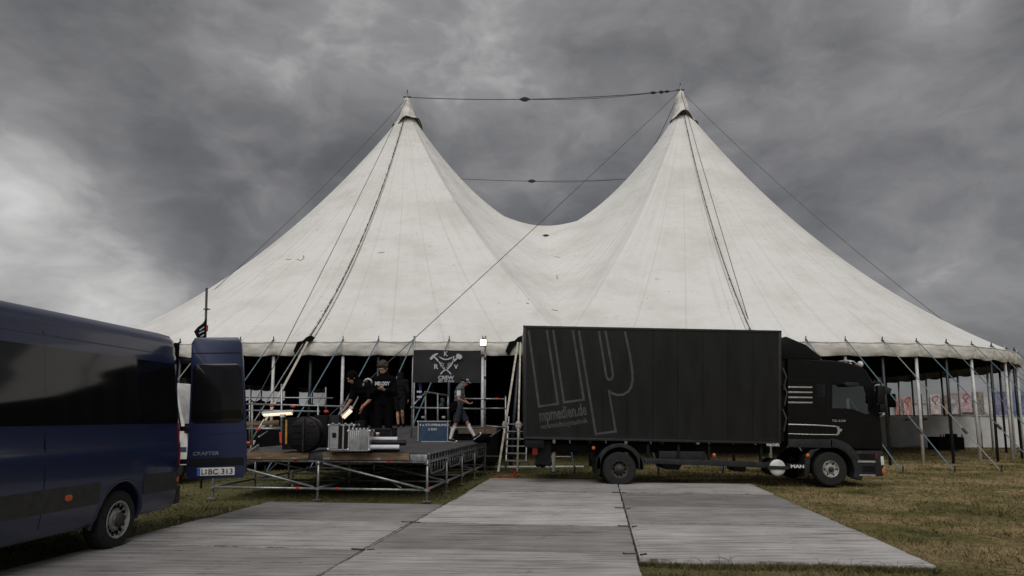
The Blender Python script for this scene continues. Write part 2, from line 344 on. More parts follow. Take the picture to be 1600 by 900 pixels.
def gz(x,y):
    return .022*math.sin(x*.9+1.3*math.sin(y*.45))*math.sin(y*.7+.5)+.012*math.sin(x*2.3+y*1.7)-.035
vs=[(x,y,gz(x,y)) for y in ys for x in xs]; nxx=len(xs)
mb.add(vs,[(j*nxx+i,j*nxx+i+1,(j+1)*nxx+i+1,(j+1)*nxx+i) for j in range(len(ys)-1) for i in range(nxx-1)])
g=bpy.data.objects.new('ground',mesh('ground',mb,M['grass'],True)); COL.objects.link(g); g['kind']='structure'
# ================================================================ TRACK MATS (heading 7.2 degrees right of the lens axis)
TH=math.atan(135/F); U=Vector((math.cos(TH),-math.sin(TH),0)); V_=Vector((math.sin(TH),math.cos(TH),0))
def uv_of(p): return (p.x*U.x+p.y*U.y, p.x*V_.x+p.y*V_.y)
def UV(u,v,z=0.0): return U*u+V_*v+Vector((0,0,z))
uL=uv_of(gr(220,840))[0]; uJ1=uv_of(gr(645,820))[0]; uJ2=uv_of(gr(983,825))[0]; uR=3.47
def matmat(i,k):
    m=bpy.data.materials.new('weathered mat board'); m.use_nodes=True; t=m.node_tree; n=t.nodes; l=t.links; b=n['Principled BSDF']; b.inputs['Roughness'].default_value=.85; b.inputs['Specular IOR Level'].default_value=.12
    c=n.new('ShaderNodeTexCoord'); rr=random.Random(i)
    mp=n.new('ShaderNodeMapping'); mp.inputs['Rotation'].default_value=(0,0,TH); mp.inputs['Scale'].default_value=(.7,26,1); mp.inputs['Location'].default_value=(i*3.1,i*1.7,0); l.new(c.outputs['Object'],mp.inputs[0])
    a=n.new('ShaderNodeTexNoise'); a.inputs['Scale'].default_value=1.6; a.inputs['Detail'].default_value=8; a.inputs['Roughness'].default_value=.7; l.new(mp.outputs[0],a.inputs[0])
    d=n.new('ShaderNodeTexNoise'); d.inputs['Scale'].default_value=1.1; d.inputs['Detail'].default_value=5; l.new(c.outputs['Object'],d.inputs[0])
    r=n.new('ShaderNodeValToRGB'); l.new(a.outputs[0],r.inputs[0]); E=r.color_ramp.elements
    E[0].position=.33; E[0].color=(.185*k,.170*min(k,k*.8+.2)*(1 if k>.8 else .97),.163*k,1); E[1].position=.64; E[1].color=(.50*k,.492*k,.482*k,1)
    q=E.new(.47); q.color=(.35*k,.338*k,.332*k,1)
    r2=n.new('ShaderNodeValToRGB'); l.new(d.outputs[0],r2.inputs[0]); r2.color_ramp.elements[0].position=.35; r2.color_ramp.elements[0].color=(.80,.79,.785,1); r2.color_ramp.elements[1].position=.65; r2.color_ramp.elements[1].color=(1.08,1.08,1.08,1)
    x=n.new('ShaderNodeMix'); x.data_type='RGBA'; x.blend_type='MULTIPLY'; x.inputs[0].default_value=1; l.new(r.outputs[0],x.inputs[6]); l.new(r2.outputs[0],x.inputs[7])
    m2=n.new('ShaderNodeMapping'); m2.inputs['Rotation'].default_value=(0,0,TH); m2.inputs['Scale'].default_value=(.35,24,1); m2.inputs['Location'].default_value=(i*5.3,i*2.9,0); l.new(c.outputs['Object'],m2.inputs[0])
    t3=n.new('ShaderNodeTexNoise'); t3.inputs['Scale'].default_value=1.5; t3.inputs['Detail'].default_value=3; t3.inputs['Roughness'].default_value=.5; l.new(m2.outputs[0],t3.inputs[0])
    r3=n.new('ShaderNodeValToRGB'); l.new(t3.outputs[0],r3.inputs[0]); r3.color_ramp.elements[0].position=.36; r3.color_ramp.elements[0].color=(.42,.36,.34,1); r3.color_ramp.elements[1].position=.43; r3.color_ramp.elements[1].color=(1,1,1,1)
    t4=n.new('ShaderNodeTexNoise'); t4.inputs['Scale'].default_value=3.5; t4.inputs['Detail'].default_value=7; t4.inputs['Roughness'].default_value=.75; l.new(c.outputs['Object'],t4.inputs[0])
    r4=n.new('ShaderNodeValToRGB'); l.new(t4.outputs[0],r4.inputs[0]); r4.color_ramp.elements[0].position=.62; r4.color_ramp.elements[0].color=(1,1,1,1); r4.color_ramp.elements[1].position=.72; r4.color_ramp.elements[1].color=(.55,.50,.46,1)
    for rr4 in (r3,r4):
        x4=n.new('ShaderNodeMix'); x4.data_type='RGBA'; x4.blend_type='MULTIPLY'; x4.inputs[0].default_value=1; l.new(x.outputs[2],x4.inputs[6]); l.new(rr4.outputs[0],x4.inputs[7]); x=x4
    l.new(x.outputs[2],b.inputs['Base Color'])
    bp=n.new('ShaderNodeBump'); bp.inputs['Strength'].default_value=.35; bp.inputs['Distance'].default_value=.01; l.new(a.outputs[0],bp.inputs['Height']); l.new(bp.outputs[0],b.inputs['Normal'])
    return m
KK=[.68,1.02,.78,.85,.9, .86,1.06,1.30,.72,1.0,.9,.9, 1.0,.64,.90,1.16]
cols=[('left',uL,uJ1,[12.24,10.12,8.02,5.85,3.7,1.5]),('middle',uJ1,uJ2,[17.4,14.5,12.1,10.15,8.15,6.0,3.85,1.7]),('right',uJ2,uR,[16.8,14.6,12.45,10.4,7.93])]
words=['farthest','second','third','fourth','fifth','sixth','seventh']
names={'left':'left column beside the blue van','middle':'middle column right of the stage','right':'right column'}
k=0
for cn,u0,u1,vv in cols:
    for j in range(len(vv)-1):
        mb=MB(); a,b_=vv[j+1],vv[j]; nP=14; w=(b_-a)/nP; rr=random.Random(k*5+1); tz=rr.uniform(-.006,.006); offx=(rr.uniform(0,.045) if cn=='right' else -rr.uniform(0,.03)) if cn!='middle' else 0
        for q in range(nP):
            dz=rr.uniform(-.0025,.0025)+tz; v0=a+q*w+.004; v1=a+(q+1)*w-.004
            if q==0: v0=a+.018
            if q==nP-1: v1=b_-.018
            e0=u0+.014+rr.uniform(-.008,.008)+offx; e1=u1-.014+rr.uniform(-.008,.008)+offx
            P=[UV(e0,v0),UV(e1,v0),UV(e1,v1),UV(e0,v1)]
            mb.add([p+Vector((0,0,-.02)) for p in P]+[p+Vector((0,0,.034+dz)) for p in P],[(3,2,1,0),(4,5,6,7),(0,1,5,4),(1,2,6,5),(2,3,7,6),(3,0,4,7)])
        # core board under the planks so no grass shows in the grooves
        P=[UV(u0+.02,a+.03),UV(u1-.02,a+.03),UV(u1-.02,b_-.03),UV(u0+.02,b_-.03)]
        mb.add([p+Vector((0,0,-.03)) for p in P]+[p+Vector((0,0,.024)) for p in P],[(3,2,1,0),(4,5,6,7),(0,1,5,4),(1,2,6,5),(2,3,7,6),(3,0,4,7)])
        lab=f'grey board ground mat, {words[j]} from the tent, {names[cn]}'
        o=solo('ground_mat',mb,matmat(k,KK[k]),lab,'ground mat','weathered ground mats laid as a track'); k+=1
        # rusty connector at the corner
        if cn!='right' and j<5:
            c=UV(u1,a); m2=MB(); rz=Matrix.Rotation(rr.uniform(-.3,.3),3,'Z')
            m2.box(c+Vector((-.07,.0,.04)),(.15,.035,.014),rz); m2.tube(c+Vector((-.15,0,.04)),c+Vector((-.15,0,.052)),.016)
            m2.box(c+Vector((.07,-.02,.04)),(.09,.025,.012),Matrix.Rotation(.6,3,'Z'))
            part('connector',m2,M['rope'],o)
# ================================================================ GRASS BLADES (one uncountable mass)
def grass():
    n=230000; yy=4.5+ (38-4.5)*rng.random(n)**1.9; half=.80*yy
    xx=(rng.random(n)*2-1)*half
    # in mat coordinates
    u=xx*U.x+yy*U.y; v=xx*V_.x+yy*V_.y
    onm=((u>uL)&(u<uJ1)&(v<12.24))|((u>=uJ1)&(u<uJ2)&(v<17.4))|((u>=uJ2)&(u<uR)&(v<16.8)&(v>7.93))
    ok=~onm & (xx>-9.5)
    xx,yy=xx[ok],yy[ok]; 
    # rough fringe hugging the mat edges
    fr=[]
    for (ua,va,ub,vb,sgn) in ((uR,7.9,uR,16.8,1),(uJ2,7.92,uR,7.92,0),(uL,4,uL,12.2,-1),(uL,12.25,uJ1,12.25,2),(uJ1,12.4,uJ1,17.4,-1)):
        m=5200; t=rng.random(m); d=np.abs(rng.normal(0,.05,m))-.012
        uu=ua+(ub-ua)*t; vv_=va+(vb-va)*t
        if sgn==1: uu=uu+d
        elif sgn==-1: uu=uu-d
        elif sgn==0: vv_=vv_-d
        else: vv_=vv_+d
        fr.append(np.stack([uu*U.x+vv_*V_.x,uu*U.y+vv_*V_.y],1))
    fr=np.concatenate(fr); xx=np.concatenate([xx,fr[:,0]]); yy=np.concatenate([yy,fr[:,1]]); n=len(xx)
    z=.022*np.sin(xx*.9+1.3*np.sin(yy*.45))*np.sin(yy*.7+.5)+.012*np.sin(xx*2.3+yy*1.7)-.04
    clump=.5+.5*np.sin(xx*3.1+2*np.sin(yy*1.9))*np.sin(yy*2.7+1.5*np.sin(xx*1.3))
    h=(.018+.05*rng.random(n)**2)*(.5+.9*clump); h[-len(fr):]=.03+.05*rng.random(len(fr)); a=rng.random(n)*6.283; w=.004+.0007*yy; lean=(.3+.9*rng.random(n))*h; la=rng.random(n)*6.283
    P=np.zeros((n,3,3)); P[:,0]=np.stack([xx-np.cos(a)*w,yy-np.sin(a)*w,z],1); P[:,1]=np.stack([xx+np.cos(a)*w,yy+np.sin(a)*w,z],1); P[:,2]=np.stack([xx+np.cos(la)*lean,yy+np.sin(la)*lean,z+h],1)
    me=bpy.data.meshes.new('grass'); me.vertices.add(n*3); me.vertices.foreach_set('co',P.reshape(-1)); me.loops.add(n*3); me.loops.foreach_set('vertex_index',np.arange(n*3,dtype=np.int32))
    me.polygons.add(n); me.polygons.foreach_set('loop_start',np.arange(0,n*3,3,dtype=np.int32)); me.update(calc_edges=True); me.validate(); me.materials.append(M['grass'])
    o=bpy.data.objects.new('grass',me); COL.objects.link(o); info(o,'short dry and green grass of the field around the mats','grass',None,'stuff')
grass()
# dry stalks along the near edge of the right mats
mb=MB(); rr=random.Random(3)
for i in range(26):
    p=UV(uJ2+rr.uniform(.1,uR-uJ2),7.92-rr.uniform(.02,.12),-.02); h=rr.uniform(.04,.13); b=rr.uniform(-.12,.12)
    mb.path([p,p+Vector((b*.2,0,h*.6)),p+Vector((b,0,h)),p+Vector((b*1.7,0,h*.93))],[.003,.0025,.002,.001],4)
solo('dry_stalks',mb,mat('dry stalk',(.12,.10,.04),.9),'thin dry grass stalks bending over the front edge of the right mats','grass stalks',None,'stuff')
# ================================================================ THE BIG TENT
D=36.0; XL,XR,XM,YM=-5.79,9.40,1.8,D+7.0; ZE=4.08
MAST=[(XL,D,-1,-1,14.8,17.72),(XR,D,1,-1,13.75,17.9),(XL,D+14,-1,1,14.8,17.7),(XR,D+14,1,1,13.75,17.8)]
RF,C1,C2,EX,ZFY,ZC=13.2,.573,.62,2.2,11.3,12.3
def tray(mi,th):
    mx,my,sx,sy,Rs,zt=MAST[mi]; dx,dy=math.cos(th),math.sin(th); a,b=dx*sx,dy*sy
    def inside(t):
        if (mx+dx*t-XM)*sx<0 or (my+dy*t-YM)*sy<0: return False
        return (max(0,a*t)/Rs)**EX+(max(0,b*t)/RF)**EX<1
    lo,hi=0,40
    for _ in range(32):
        m=(lo+hi)/2
        if inside(m): lo=m
        else: hi=m
    X,Y=mx+dx*lo,my+dy*lo; onm=abs(X-XM)<1e-4; ony=abs(Y-YM)<1e-4
    if onm:
        q=(Y-my)*sy; zb=ZE+(ZFY-ZE)*max(0,1-q/RF)**.97 if q>=0 else ZFY+(ZC-ZFY)*math.sin(min(1,-q/7)*math.pi/2)
    elif ony:
        q=(X-mx)*sx; zb=ZE+(ZFY-ZE)*max(0,1-q/Rs)**1.04 if q>=0 else ZFY+(ZC-ZFY)*math.sin(min(1,-q/7.6)*math.pi/2)
    else: zb=ZE
    if onm or ony:
        q=((Y-my)*sy/RF) if onm else ((X-mx)*sx/Rs); q=max(0,min(1,q)); ce=C1-(.25*max(0,b)**2 if onm else 0); c=ce+(C2-ce)*(1-q)**3.2-.10*math.sin(math.pi*q); back=(-(Y-my)*sy) if onm else 0; bk_=max(0,min(1,back/2.5)); c+=.10*bk_*bk_*(3-2*bk_)
    else: c=C1-.25*max(0,b)**2
    return lo,zb,c,(onm or ony)
def tpt(mi,th,s,ray=None,r0=.5):
    mx,my,sx,sy,Rs,zt=MAST[mi]; Lr,zb,c,_=ray or tray(mi,th); r=r0+(Lr-r0)*s
    return Vector((mx+math.cos(th)*r,my+math.sin(th)*r,zb+(zt-zb)*(1-s)*(1-c*s)))
# perimeter and its pins
per=[]
for mi in range(4):
    for j in range(720):
        th=2*math.pi*j/720; ray=tray(mi,th)
        if not ray[3]: per.append(tpt(mi,th,1,ray))
per.sort(key=lambda p:math.atan2(p.y-YM,p.x-XM)); arc=[0]
for i in range(1,len(per)+1): arc.append(arc[-1]+(per[i%len(per)]-per[i-1]).xy.length)
def perat(s):
    s%=arc[-1]
    import bisect
    i=min(bisect.bisect_right(arc,s)-1,len(per)-1); t=(s-arc[i])/max(1e-6,arc[i+1]-arc[i]); a,b=per[i],per[(i+1)%len(per)]
    p=a.lerp(b,t); d=(per[(i+3)%len(per)]-per[(i-3)%len(per)]).xy.normalized(); return p,Vector((d.y,-d.x,0))
s0=min(range(len(per)),key=lambda i:(per[i]-at(757,535,22.8)).xy.length); s0=arc[s0]
pins=[];s=s0
while s<s0+arc[-1]-.7:
    pins.append(s); p,_=perat(s); s+=1.19 if (p.y<25 and p.x<8) else 1.36
pins=[p%arc[-1] for p in pins]; pins.sort()
tent=empty('circus_tent',(XM,YM,0),'huge off-white canvas marquee with tall twin peaks','circus tent')
qn=['front left','front right','rear left','rear right']
for mi in range(4):
    NT,NSR=288,30; P=[];uvs=[]; rays=[(2*math.pi*j/NT) for j in range(NT+1)]; mx,my=MAST[mi][:2]
    for j,th in enumerate(rays):
        ray=tray(mi,th); fr=(j%6)/6.0
        for k in range(NSR+1):
            s=k/NSR; p=tpt(mi,th,s,ray); damp=4*s*(1-s)
            p.z-=.045*math.sin(math.pi*fr)*damp+.03*math.sin(th*17+s*9)*math.sin(s*11+th*5)*damp
            P.append(p); uvs.append((j/6.0,(p-Vector((mx,my,0))).xy.length))
    Z=np.array([p.z for p in P]).reshape(NT+1,NSR+1)[:-1]; Wt=np.exp(-np.linspace(-2,2,37)**2); Wt/=Wt.sum()
    Zs=sum(w*np.roll(Z,k-18,axis=0) for k,w in enumerate(Wt)); sk=(np.arange(NSR+1)/NSR)[None,:]**4; Z=Zs*(1-sk)+Z*sk; Z=np.vstack([Z,Z[:1]]).reshape(-1)
    for p,z in zip(P,Z): p.z=float(z)
    Fc=[(j*(NSR+1)+k,(j+1)*(NSR+1)+k,(j+1)*(NSR+1)+k+1,j*(NSR+1)+k+1) for j in range(NT) for k in range(NSR)]
    me=bpy.data.meshes.new('canvas_panel'); me.from_pydata([tuple(p) for p in P],[],Fc); ul=me.uv_layers.new()
    for lp in me.loops: ul.data[lp.index].uv=uvs[lp.vertex_index]
    me.materials.append(M['canvas']); me.shade_smooth()
    part('canvas_panel',me,None,tent,label=qn[mi]+' quarter of the roof canvas')
    me2=bpy.data.meshes.new('lining'); me2.from_pydata([(p.x,p.y,p.z-.10) for p in P],[],Fc); me2.materials.append(M['liner']); me2.shade_smooth(); part('lining',me2,None,tent)
# masts, caps and top fittings
tips=[at(636,152,D),at(1063,141,D),at(722,277,D+14),at(990,279,D+14)]
tips[2]=Vector((XL,D+14,at(722,277,D+14).z)); tips[3]=Vector((XR,D+14,at(990,279,D+14).z)); tips[0].x=XL-.02; tips[1].x=XR-.05
capm=mat('mast cap canvas',(.74,.72,.67),.85,0,1.6,.2,.5,4)
for mi in range(4):
    mx,my,sx,sy,Rs,zt=MAST[mi]; tp=tips[mi]
    m=MB(); m.tube((mx,my,0),(tp.x,tp.y,tp.z+.25),.16,12,.05); part('mast',m,M['steel'],tent,True)
    m=MB(); n=30; rings=[(.12,tp.z-.08),(.19,tp.z-.22),(.30,tp.z-.55),(.37,tp.z-.85),(.44,zt+.40),(.52,zt+.2),(.64,zt-.0),(.76,zt-.14)]; vs=[]
    rr=random.Random(mi)
    for q,(r,z) in enumerate(rings):
        for i in range(n):
            t=2*math.pi*i/n; w=1+(.10*math.sin(3*t+mi)+.06*math.sin(7*t+mi*2+q))*(q/7)+rr.uniform(-.03,.03)*(q/7); zz_=z+(-.22*math.sin(t*2+mi*1.7)-.1*math.sin(5*t))*max(0,(q-4)/3)
            vs.append((mx+(tp.x-mx)*(1-q/7)+math.cos(t)*r*w,my+math.sin(t)*r*w,zz_))
    m.add(vs,[(q*n+i,q*n+(i+1)%n,(q+1)*n+(i+1)%n,(q+1)*n+i) for q in range(len(rings)-1) for i in range(n)]+[tuple(range(n))])
    part('mast_cap',m,capm,tent,True)
    m=MB(); pts=[Vector((mx+math.cos(t)*(.79)*(1+.10*math.sin(3*t+mi)),my+math.sin(t)*.79*(1+.1*math.sin(3*t+mi)),zt-.20-.22*math.sin(t*2+mi*1.7)-.1*math.sin(5*t))) for t in [2*math.pi*i/40 for i in range(41)]]
    m.path(pts,.028,6,False); part('cap_rope',m,M['rope'],tent,True)
    m=MB(); m.tube(tp+Vector((-.22,0,.02)),tp+Vector((.22,0,.02)),.035); m.tube(tp,tp+Vector((0,0,.42)),.025); part('mast_head',m,M['rope'],tent)
def sag(a,b,d,n=14): return [a.lerp(b,i/n)-Vector((0,0,4*d*(i/n)*(1-i/n))) for i in range(n+1)]
def cable(a,b,d,r,blocks,mt='wire'):
    m=MB(); m.path(sag(a,b,d),r,6)
    m.path([p+Vector((0,0,-.09*math.sin(math.pi*min(1,max(0,(i/14-.42)/.5))))) for i,p in enumerate(sag(a,b,d))],r*.7,6)
    o=part('ridge_cable',m,M[mt],tent)
    for t,w,h in blocks:
        c=sag(a,b,d,100)[int(t*100)]; m=MB(); m.ell(c,(w,.12,h),None,10,6); m.box(c,(w*2.4,.06,h*.7)); part('pulley_block',m,M['rope'],o)
cable(tips[0],tips[1],.30,.022,[(.435,.24,.13),(.90,.16,.07),(.93,.12,.09),(.955,.14,.06)]); cable(tips[2],tips[3],.25,.02,[(.48,.26,.14)])
cable(tips[0],tips[2],.25,.02,[]); cable(tips[1],tips[3],.25,.02,[])
def guy(a,b,r=.012,d=.12,name='guy_rope',mt='wire'):
    m=MB(); m.path(sag(a,b,d,10),r,6); return part(name,m,M[mt],tent)
guy(tips[0],Vector((-17.3,23.4,0)),.013,.9); guy(tips[1],Vector((21.9,24.2,0)),.014,.9)
guy(tips[1],Vector((-6.30,17.2,0)),.012,.12); guy(tips[1],Vector((8.0,19.6,0)),.014,.2); guy(tips[0],Vector((-7.9,18.6,0)),.013,.2)
guy(tips[2],Vector((-19,62,0)),.018,.5); guy(tips[3],Vector((22.5,62,0)),.018,.5)
for t in (-.9,-.55,.12,.5): guy(tips[0] if t<0 else tips[1],tips[2 if t<0 else 3].lerp(tips[3 if t<0 else 2],.05),.012,.2) if abs(t)==.9 else None
# laced seams from the front masts down to the eave
def lace(mi,px):
    tgt=Vector((px,22.82,0)); mx,my=MAST[mi][:2]; th=math.atan2(tgt.y-my,tgt.x-mx); ray=tray(mi,th)
    pts=[tpt(mi,th,s/40,ray)+Vector((0,-.05,.06)) for s in range(0,41)]; m=MB(); m.path(pts,.012,5)
    rr=random.Random(mi)
    for i in range(150):
        f=i/150*40; a=pts[int(f)].lerp(pts[min(40,int(f)+1)],f-int(f)); 
        if rr.random()<.30: continue
        L_=rr.uniform(.012,.035)*(2 if rr.random()<.08 else 1); m.tube(a+Vector((-L_,-.01,.03)),a+Vector((L_*.6,-.01,-.05)),rr.uniform(.008,.018),4)
    part('laced_seam',m,M['rope'],tent)
    m=MB(); vs=[]
    for s in range(41):
        for dd in (-.010,.010):
            q=tpt(mi,th+dd*(1+0*s),s/40,ray); vs.append(q+Vector((0,-.03,.035)))
    m.add(vs,[(2*i,2*i+1,2*i+3,2*i+2) for i in range(40)]); part('seam_flap',m,M['canvas'],tent,True)
lace(0,-6.85); lace(1,8.15)
# pale ridge of the canvas behind the saddle, sagging between the front slopes
m=MB(); vs=[]
for k in range(21):
    f=k/20; t=at(778+132*f,334+9*f+14*math.sin(math.pi*f),38.6)
    for j,(dz,dy) in enumerate(((0,0),(-.25,-.18),(-.9,-.75),(-2.2,-1.2),(0,.12),(-1.2,1.6))): vs.append((t.x,t.y+dy,t.z+dz))
m.add(vs,[(k*6+j,(k+1)*6+j,(k+1)*6+j+1,k*6+j+1) for k in range(20) for j in (0,1,2,4)]+[(k*6,(k+1)*6,(k+1)*6+4,k*6+4) for k in range(20)]); part('ridge_flap',m,M['canvas'],tent,True)
# lacing tuft where the two front panels meet at the saddle
m=MB(); m.ell((XM+.02,D-.3,ZFY-.10),(.18,.08,.07),None,8,6); part('saddle_knot',m,M['rope'],tent,True)
# valance between pins, pins, poles, straps
corner=[min(range(len(pins)),key=lambda i:(perat(pins[i])[0]-Vector((x,22.8,0))).xy.length) for x in (-6.9,.12)]
rr=random.Random(5)
for i,sp in enumerate(pins):
    s2=pins[(i+1)%len(pins)]; 
    if s2<sp: s2+=arc[-1]
    vs=[];n=8; A,_=perat(sp)
    for k in range(n+1):
        s=sp+(s2-sp)*k/n; p,nm=perat(s); f=k/n; bul=math.sin(math.pi*f)
        for q,(zz_,o_) in enumerate(((.03,.0),(-.02,.03),(-.14,.05),(-.28,.05),(-.42-.035*bul+.012*math.sin(s*5.1),.03),(-.44-.035*bul+.012*math.sin(s*5.1),.0))):
            wv=.03*math.sin(s*9+q)+.02*math.sin(s*23+q*2)
            vs.append(p+nm*(o_+wv*(q/5)+.05*bul*(q/5))+Vector((0,0,zz_-.035*bul*(1 if q<2 else .6))))
    m=MB().add(vs,[(k*6+q,(k+1)*6+q,(k+1)*6+q+1,k*6+q+1) for k in range(n) for q in range(5)]); vo=part('valance',m,M['valance'],tent,True)
    m=MB(); pts=[]
    for k in range(n+1):
        p,nm=perat(sp+(s2-sp)*k/n); pts.append(p+nm*.045+Vector((0,0,.0-.035*math.sin(math.pi*k/n))))
    m.path(pts,.010,5,False); part('eave_rope',m,M['valance'],vo)
    p,nm=perat(sp); px=800+1075*p.x/p.y
    white=((round((sp-s0)/1.19) if False else i-min(range(len(pins)),key=lambda j:abs(pins[j]-s0)))%2==0)
    inn=-nm*.10; jx=rr.uniform(-.05,.05)
    if i not in corner:
        m=MB(); r_=.052 if white else .05; m.tube(Vector((p.x,p.y,-.05))+inn+nm*(jx),p+inn+Vector((0,0,-.02)),r_,10); m.tube(p+inn+Vector((0,0,-.05)),p+inn*.3+Vector((0,0,.20)),.016,6)
        po=part('side_pole',m,M['white'] if white else M['dpole'],tent,True)
        m=MB(); m.tube(p+inn*.3+Vector((0,0,.0)),p+inn*.3+Vector((0,0,.19)),.014,6); m.ell(p+Vector((0,0,.04)),(.035,.035,.045),None,8,5); part('pole_spike',m,M['rope'],po)
    # ratchet strap to its stake
    tg=Vector((-nm.y,nm.x,0)); side=-1 if p.x<XM-3 else (1 if p.x>XM+3 else .3)
    sg=side*(1 if tg.x>0 else -1) if p.y<30 else 0
    if p.y<YM and abs(nm.x)<.999:
        st=p+nm*2.9+tg*(sg*rr.uniform(.7,1.4)); st.z=0; a=p+nm*.05+Vector((0,0,.03))
        if i in corner: continue
        if p.y<24 and -1.6<p.x<-.6: continue
        m=MB(); m.bar(a,st,.034,.010,up=nm); so_=part('strap',m,M['strap'] if rr.random()<.6 else M['strap_g'],tent)
        m=MB(); c=a.lerp(st,rr.uniform(.62,.8)); m.bar(c,c+(st-a).normalized()*.2,.07,.05,up=nm); part('ratchet',m,M['steel_dark'],so_)
        m=MB(); m.tube(st+Vector((0,0,-.1))-nm*.0,st+Vector((0,0,.18))+nm*.06,.02,6); part('stake',m,M['steel_dark'],so_)
# two corners where the canvas is gathered: dark tear, cream straps, leaning pole
for ci,(pxs,ang) in zip(corner,((480,-1),(806,-1))):
    p,nm=perat(pins[ci]); 
    m=MB(); rr=random.Random(ci); pts=[(-.42,-.32),(-.30,-.02),(-.12,.02),(0,.14),(.16,.20),(.28,.12),(.20,.02),(.05,-.06),(-.1,-.12),(-.22,-.30),(-.32,-.52)]
    m.prism(pts,lambda a,b,w:p+Vector((a,-.09-w,b)),0,.05); part('corner_flap',m,M['black'],tent)
    for (dx,dz,ex,mt,w) in ((.05,.02,-1.9,'cream',.07),(-.1,-.05,-2.7,'strap_g',.03)) if pxs==480 else ((.0,.0,-1.1,'cream',.06),(.08,.0,-.1,'cream',.05)):
        a=p+Vector((dx,-.1,dz)); st=Vector((p.x+ex*.55,p.y-2.75,0)); m=MB(); m.bar(a,st,w,.03,up=(0,1,0)); o=part('corner_strap',m,M[mt],tent)
        if mt=='cream':
            c=a.lerp(st,.68); m=MB(); m.ell(c,(.10,.09,.16),None,8,6); m.tube(c,c+Vector((.05,-.05,-.45)),.035,6,.02); part('knot',m,M[mt],o,True)
    a=p+Vector((.06,.25,-.1)); m=MB(); m.tube(a,Vector((p.x-.25 if pxs==806 else p.x+.05,p.y+.3 if pxs!=806 else p.y-.9,0)),.06,8); part('corner_pole',m,M['dpole'],tent,True)
# side curtains: full height at the back, low with a scalloped edge at the far left
ci=0
for i,sp in enumerate(pins):
    p,nm=perat(sp); px=800+1075*p.x/p.y
    s2=pins[(i+1)%len(pins)]; 
    if s2<sp: s2+=arc[-1]
    p2,_=perat(s2)
    if p.y<40: continue
    if px>1378: continue
    low=(372<px<452) or (484<px<524)
    if p.y<YM+2 and px<380: continue
    vs=[];n=6; t=ZE-.05 if not low else 2.95-(.25 if px>480 else 0)
    for k in range(n+1):
        q,nn=perat(sp+(s2-sp)*k/n); q.z=0; zt_=t-(0 if not low else .22*math.sin(math.pi*k/n))
        for z in (0,zt_/2,zt_): vs.append(q-nn*(.05+.02*math.sin(k*2+z*3))+Vector((0,0,z)))
    m=MB().add(vs,[(k*3+j,(k+1)*3+j,(k+1)*3+j+1,k*3+j+1) for k in range(n) for j in range(2)]); part('side_curtain',m,M['liner'],tent,True)
# ================================================================ BLUE VAN (local x forward = towards the camera, y to its left)
VA=math.atan(65/F); vr=gr(278,800); vz=-.0
VY=9.9; VX=(296-800)/1075*VY-1.0
van=empty('passenger_van',(VX,VY,0),'dark blue high roof van at the left with one rear door swung open','van',None,math.atan2(-math.cos(VA),-math.sin(VA)))
PROF=[(.90,.34),(.955,.40),(.985,.60),(.992,.86),(.992,1.12),(.985,1.21),(.965,1.27),(.958,1.47),(.93,1.75),(.895,2.05),(.868,2.34),(.86,2.43),(.845,2.47),(.84,2.56),(.81,2.66),(.74,2.735),(.60,2.775),(.35,2.80),(0,2.81)]
VL=6.9
def vsec(x):
    # plan rounding at the rear and at the nose, roof sloping down over the bonnet
    k=1-.10*max(0,1-x/.20)**2
    return k
def vw(z):
    for (a,za),(b,zb) in zip(PROF,PROF[1:]):
        if za<=z<=zb: return a+(b-a)*(z-za)/(zb-za)
    return .9
xs_=[0,.02,.06,.12,.2,.5,1,1.5,2,2.5,3,3.5,4,4.5,4.9,5.2,5.6,5.9,6.2,6.5,6.75,6.9]
def ztop(x): return 2.81 if x<4.9 else (2.81-(x-4.9)*.22 if x<5.3 else (2.72-(x-5.3)*1.35 if x<6.1 else 1.64-(x-6.1)*.45))
m=MB(); rows=[]; vs=[]
full=[(a,z) for a,z in PROF]+[(-a,z) for a,z in reversed(PROF[:-1])]
for x in xs_:
    k=vsec(x); zt_=ztop(x); kn=1-.16*max(0,(x-6.2)/.7)**2
    rear=max(0,1-x/.12)**2
    vs+=[(x,a*k*kn,.34+(min(z,2.81)-.34)*((zt_-.34)/2.47) - rear*.05*max(0,(z-2.3)/.5)) for a,z in full]
nf=len(full); fs=[(i*nf+j,(i+1)*nf+j,(i+1)*nf+(j+1)%nf,i*nf+(j+1)%nf) for i in range(len(xs_)-1) for j in range(nf)]
fs+=[tuple(range(nf)),tuple(range(len(xs_)*nf-1,(len(xs_)-1)*nf-1,-1))]; m.add(vs,fs)
body=part('body',m,M['van'],van,True,local=True); body.data.set_sharp_from_angle(angle=R(50))
WX=[1.36,5.65]; WR=.355
c=MB()
for wx in WX:
    for sy in (-1,1): c.tube((wx,sy*.66,.37),(wx,sy*1.2,.37),.45,40)
def cut_local(o,mb):
    par=o.parent; rot=par.rotation_euler.copy(); loc=par.location.copy(); par.rotation_euler=(0,0,0); par.location=(0,0,0); bpy.context.view_layer.update(); cut(o,mb); par.rotation_euler=rot; par.location=loc; bpy.context.view_layer.update()
cut_local(body,c)
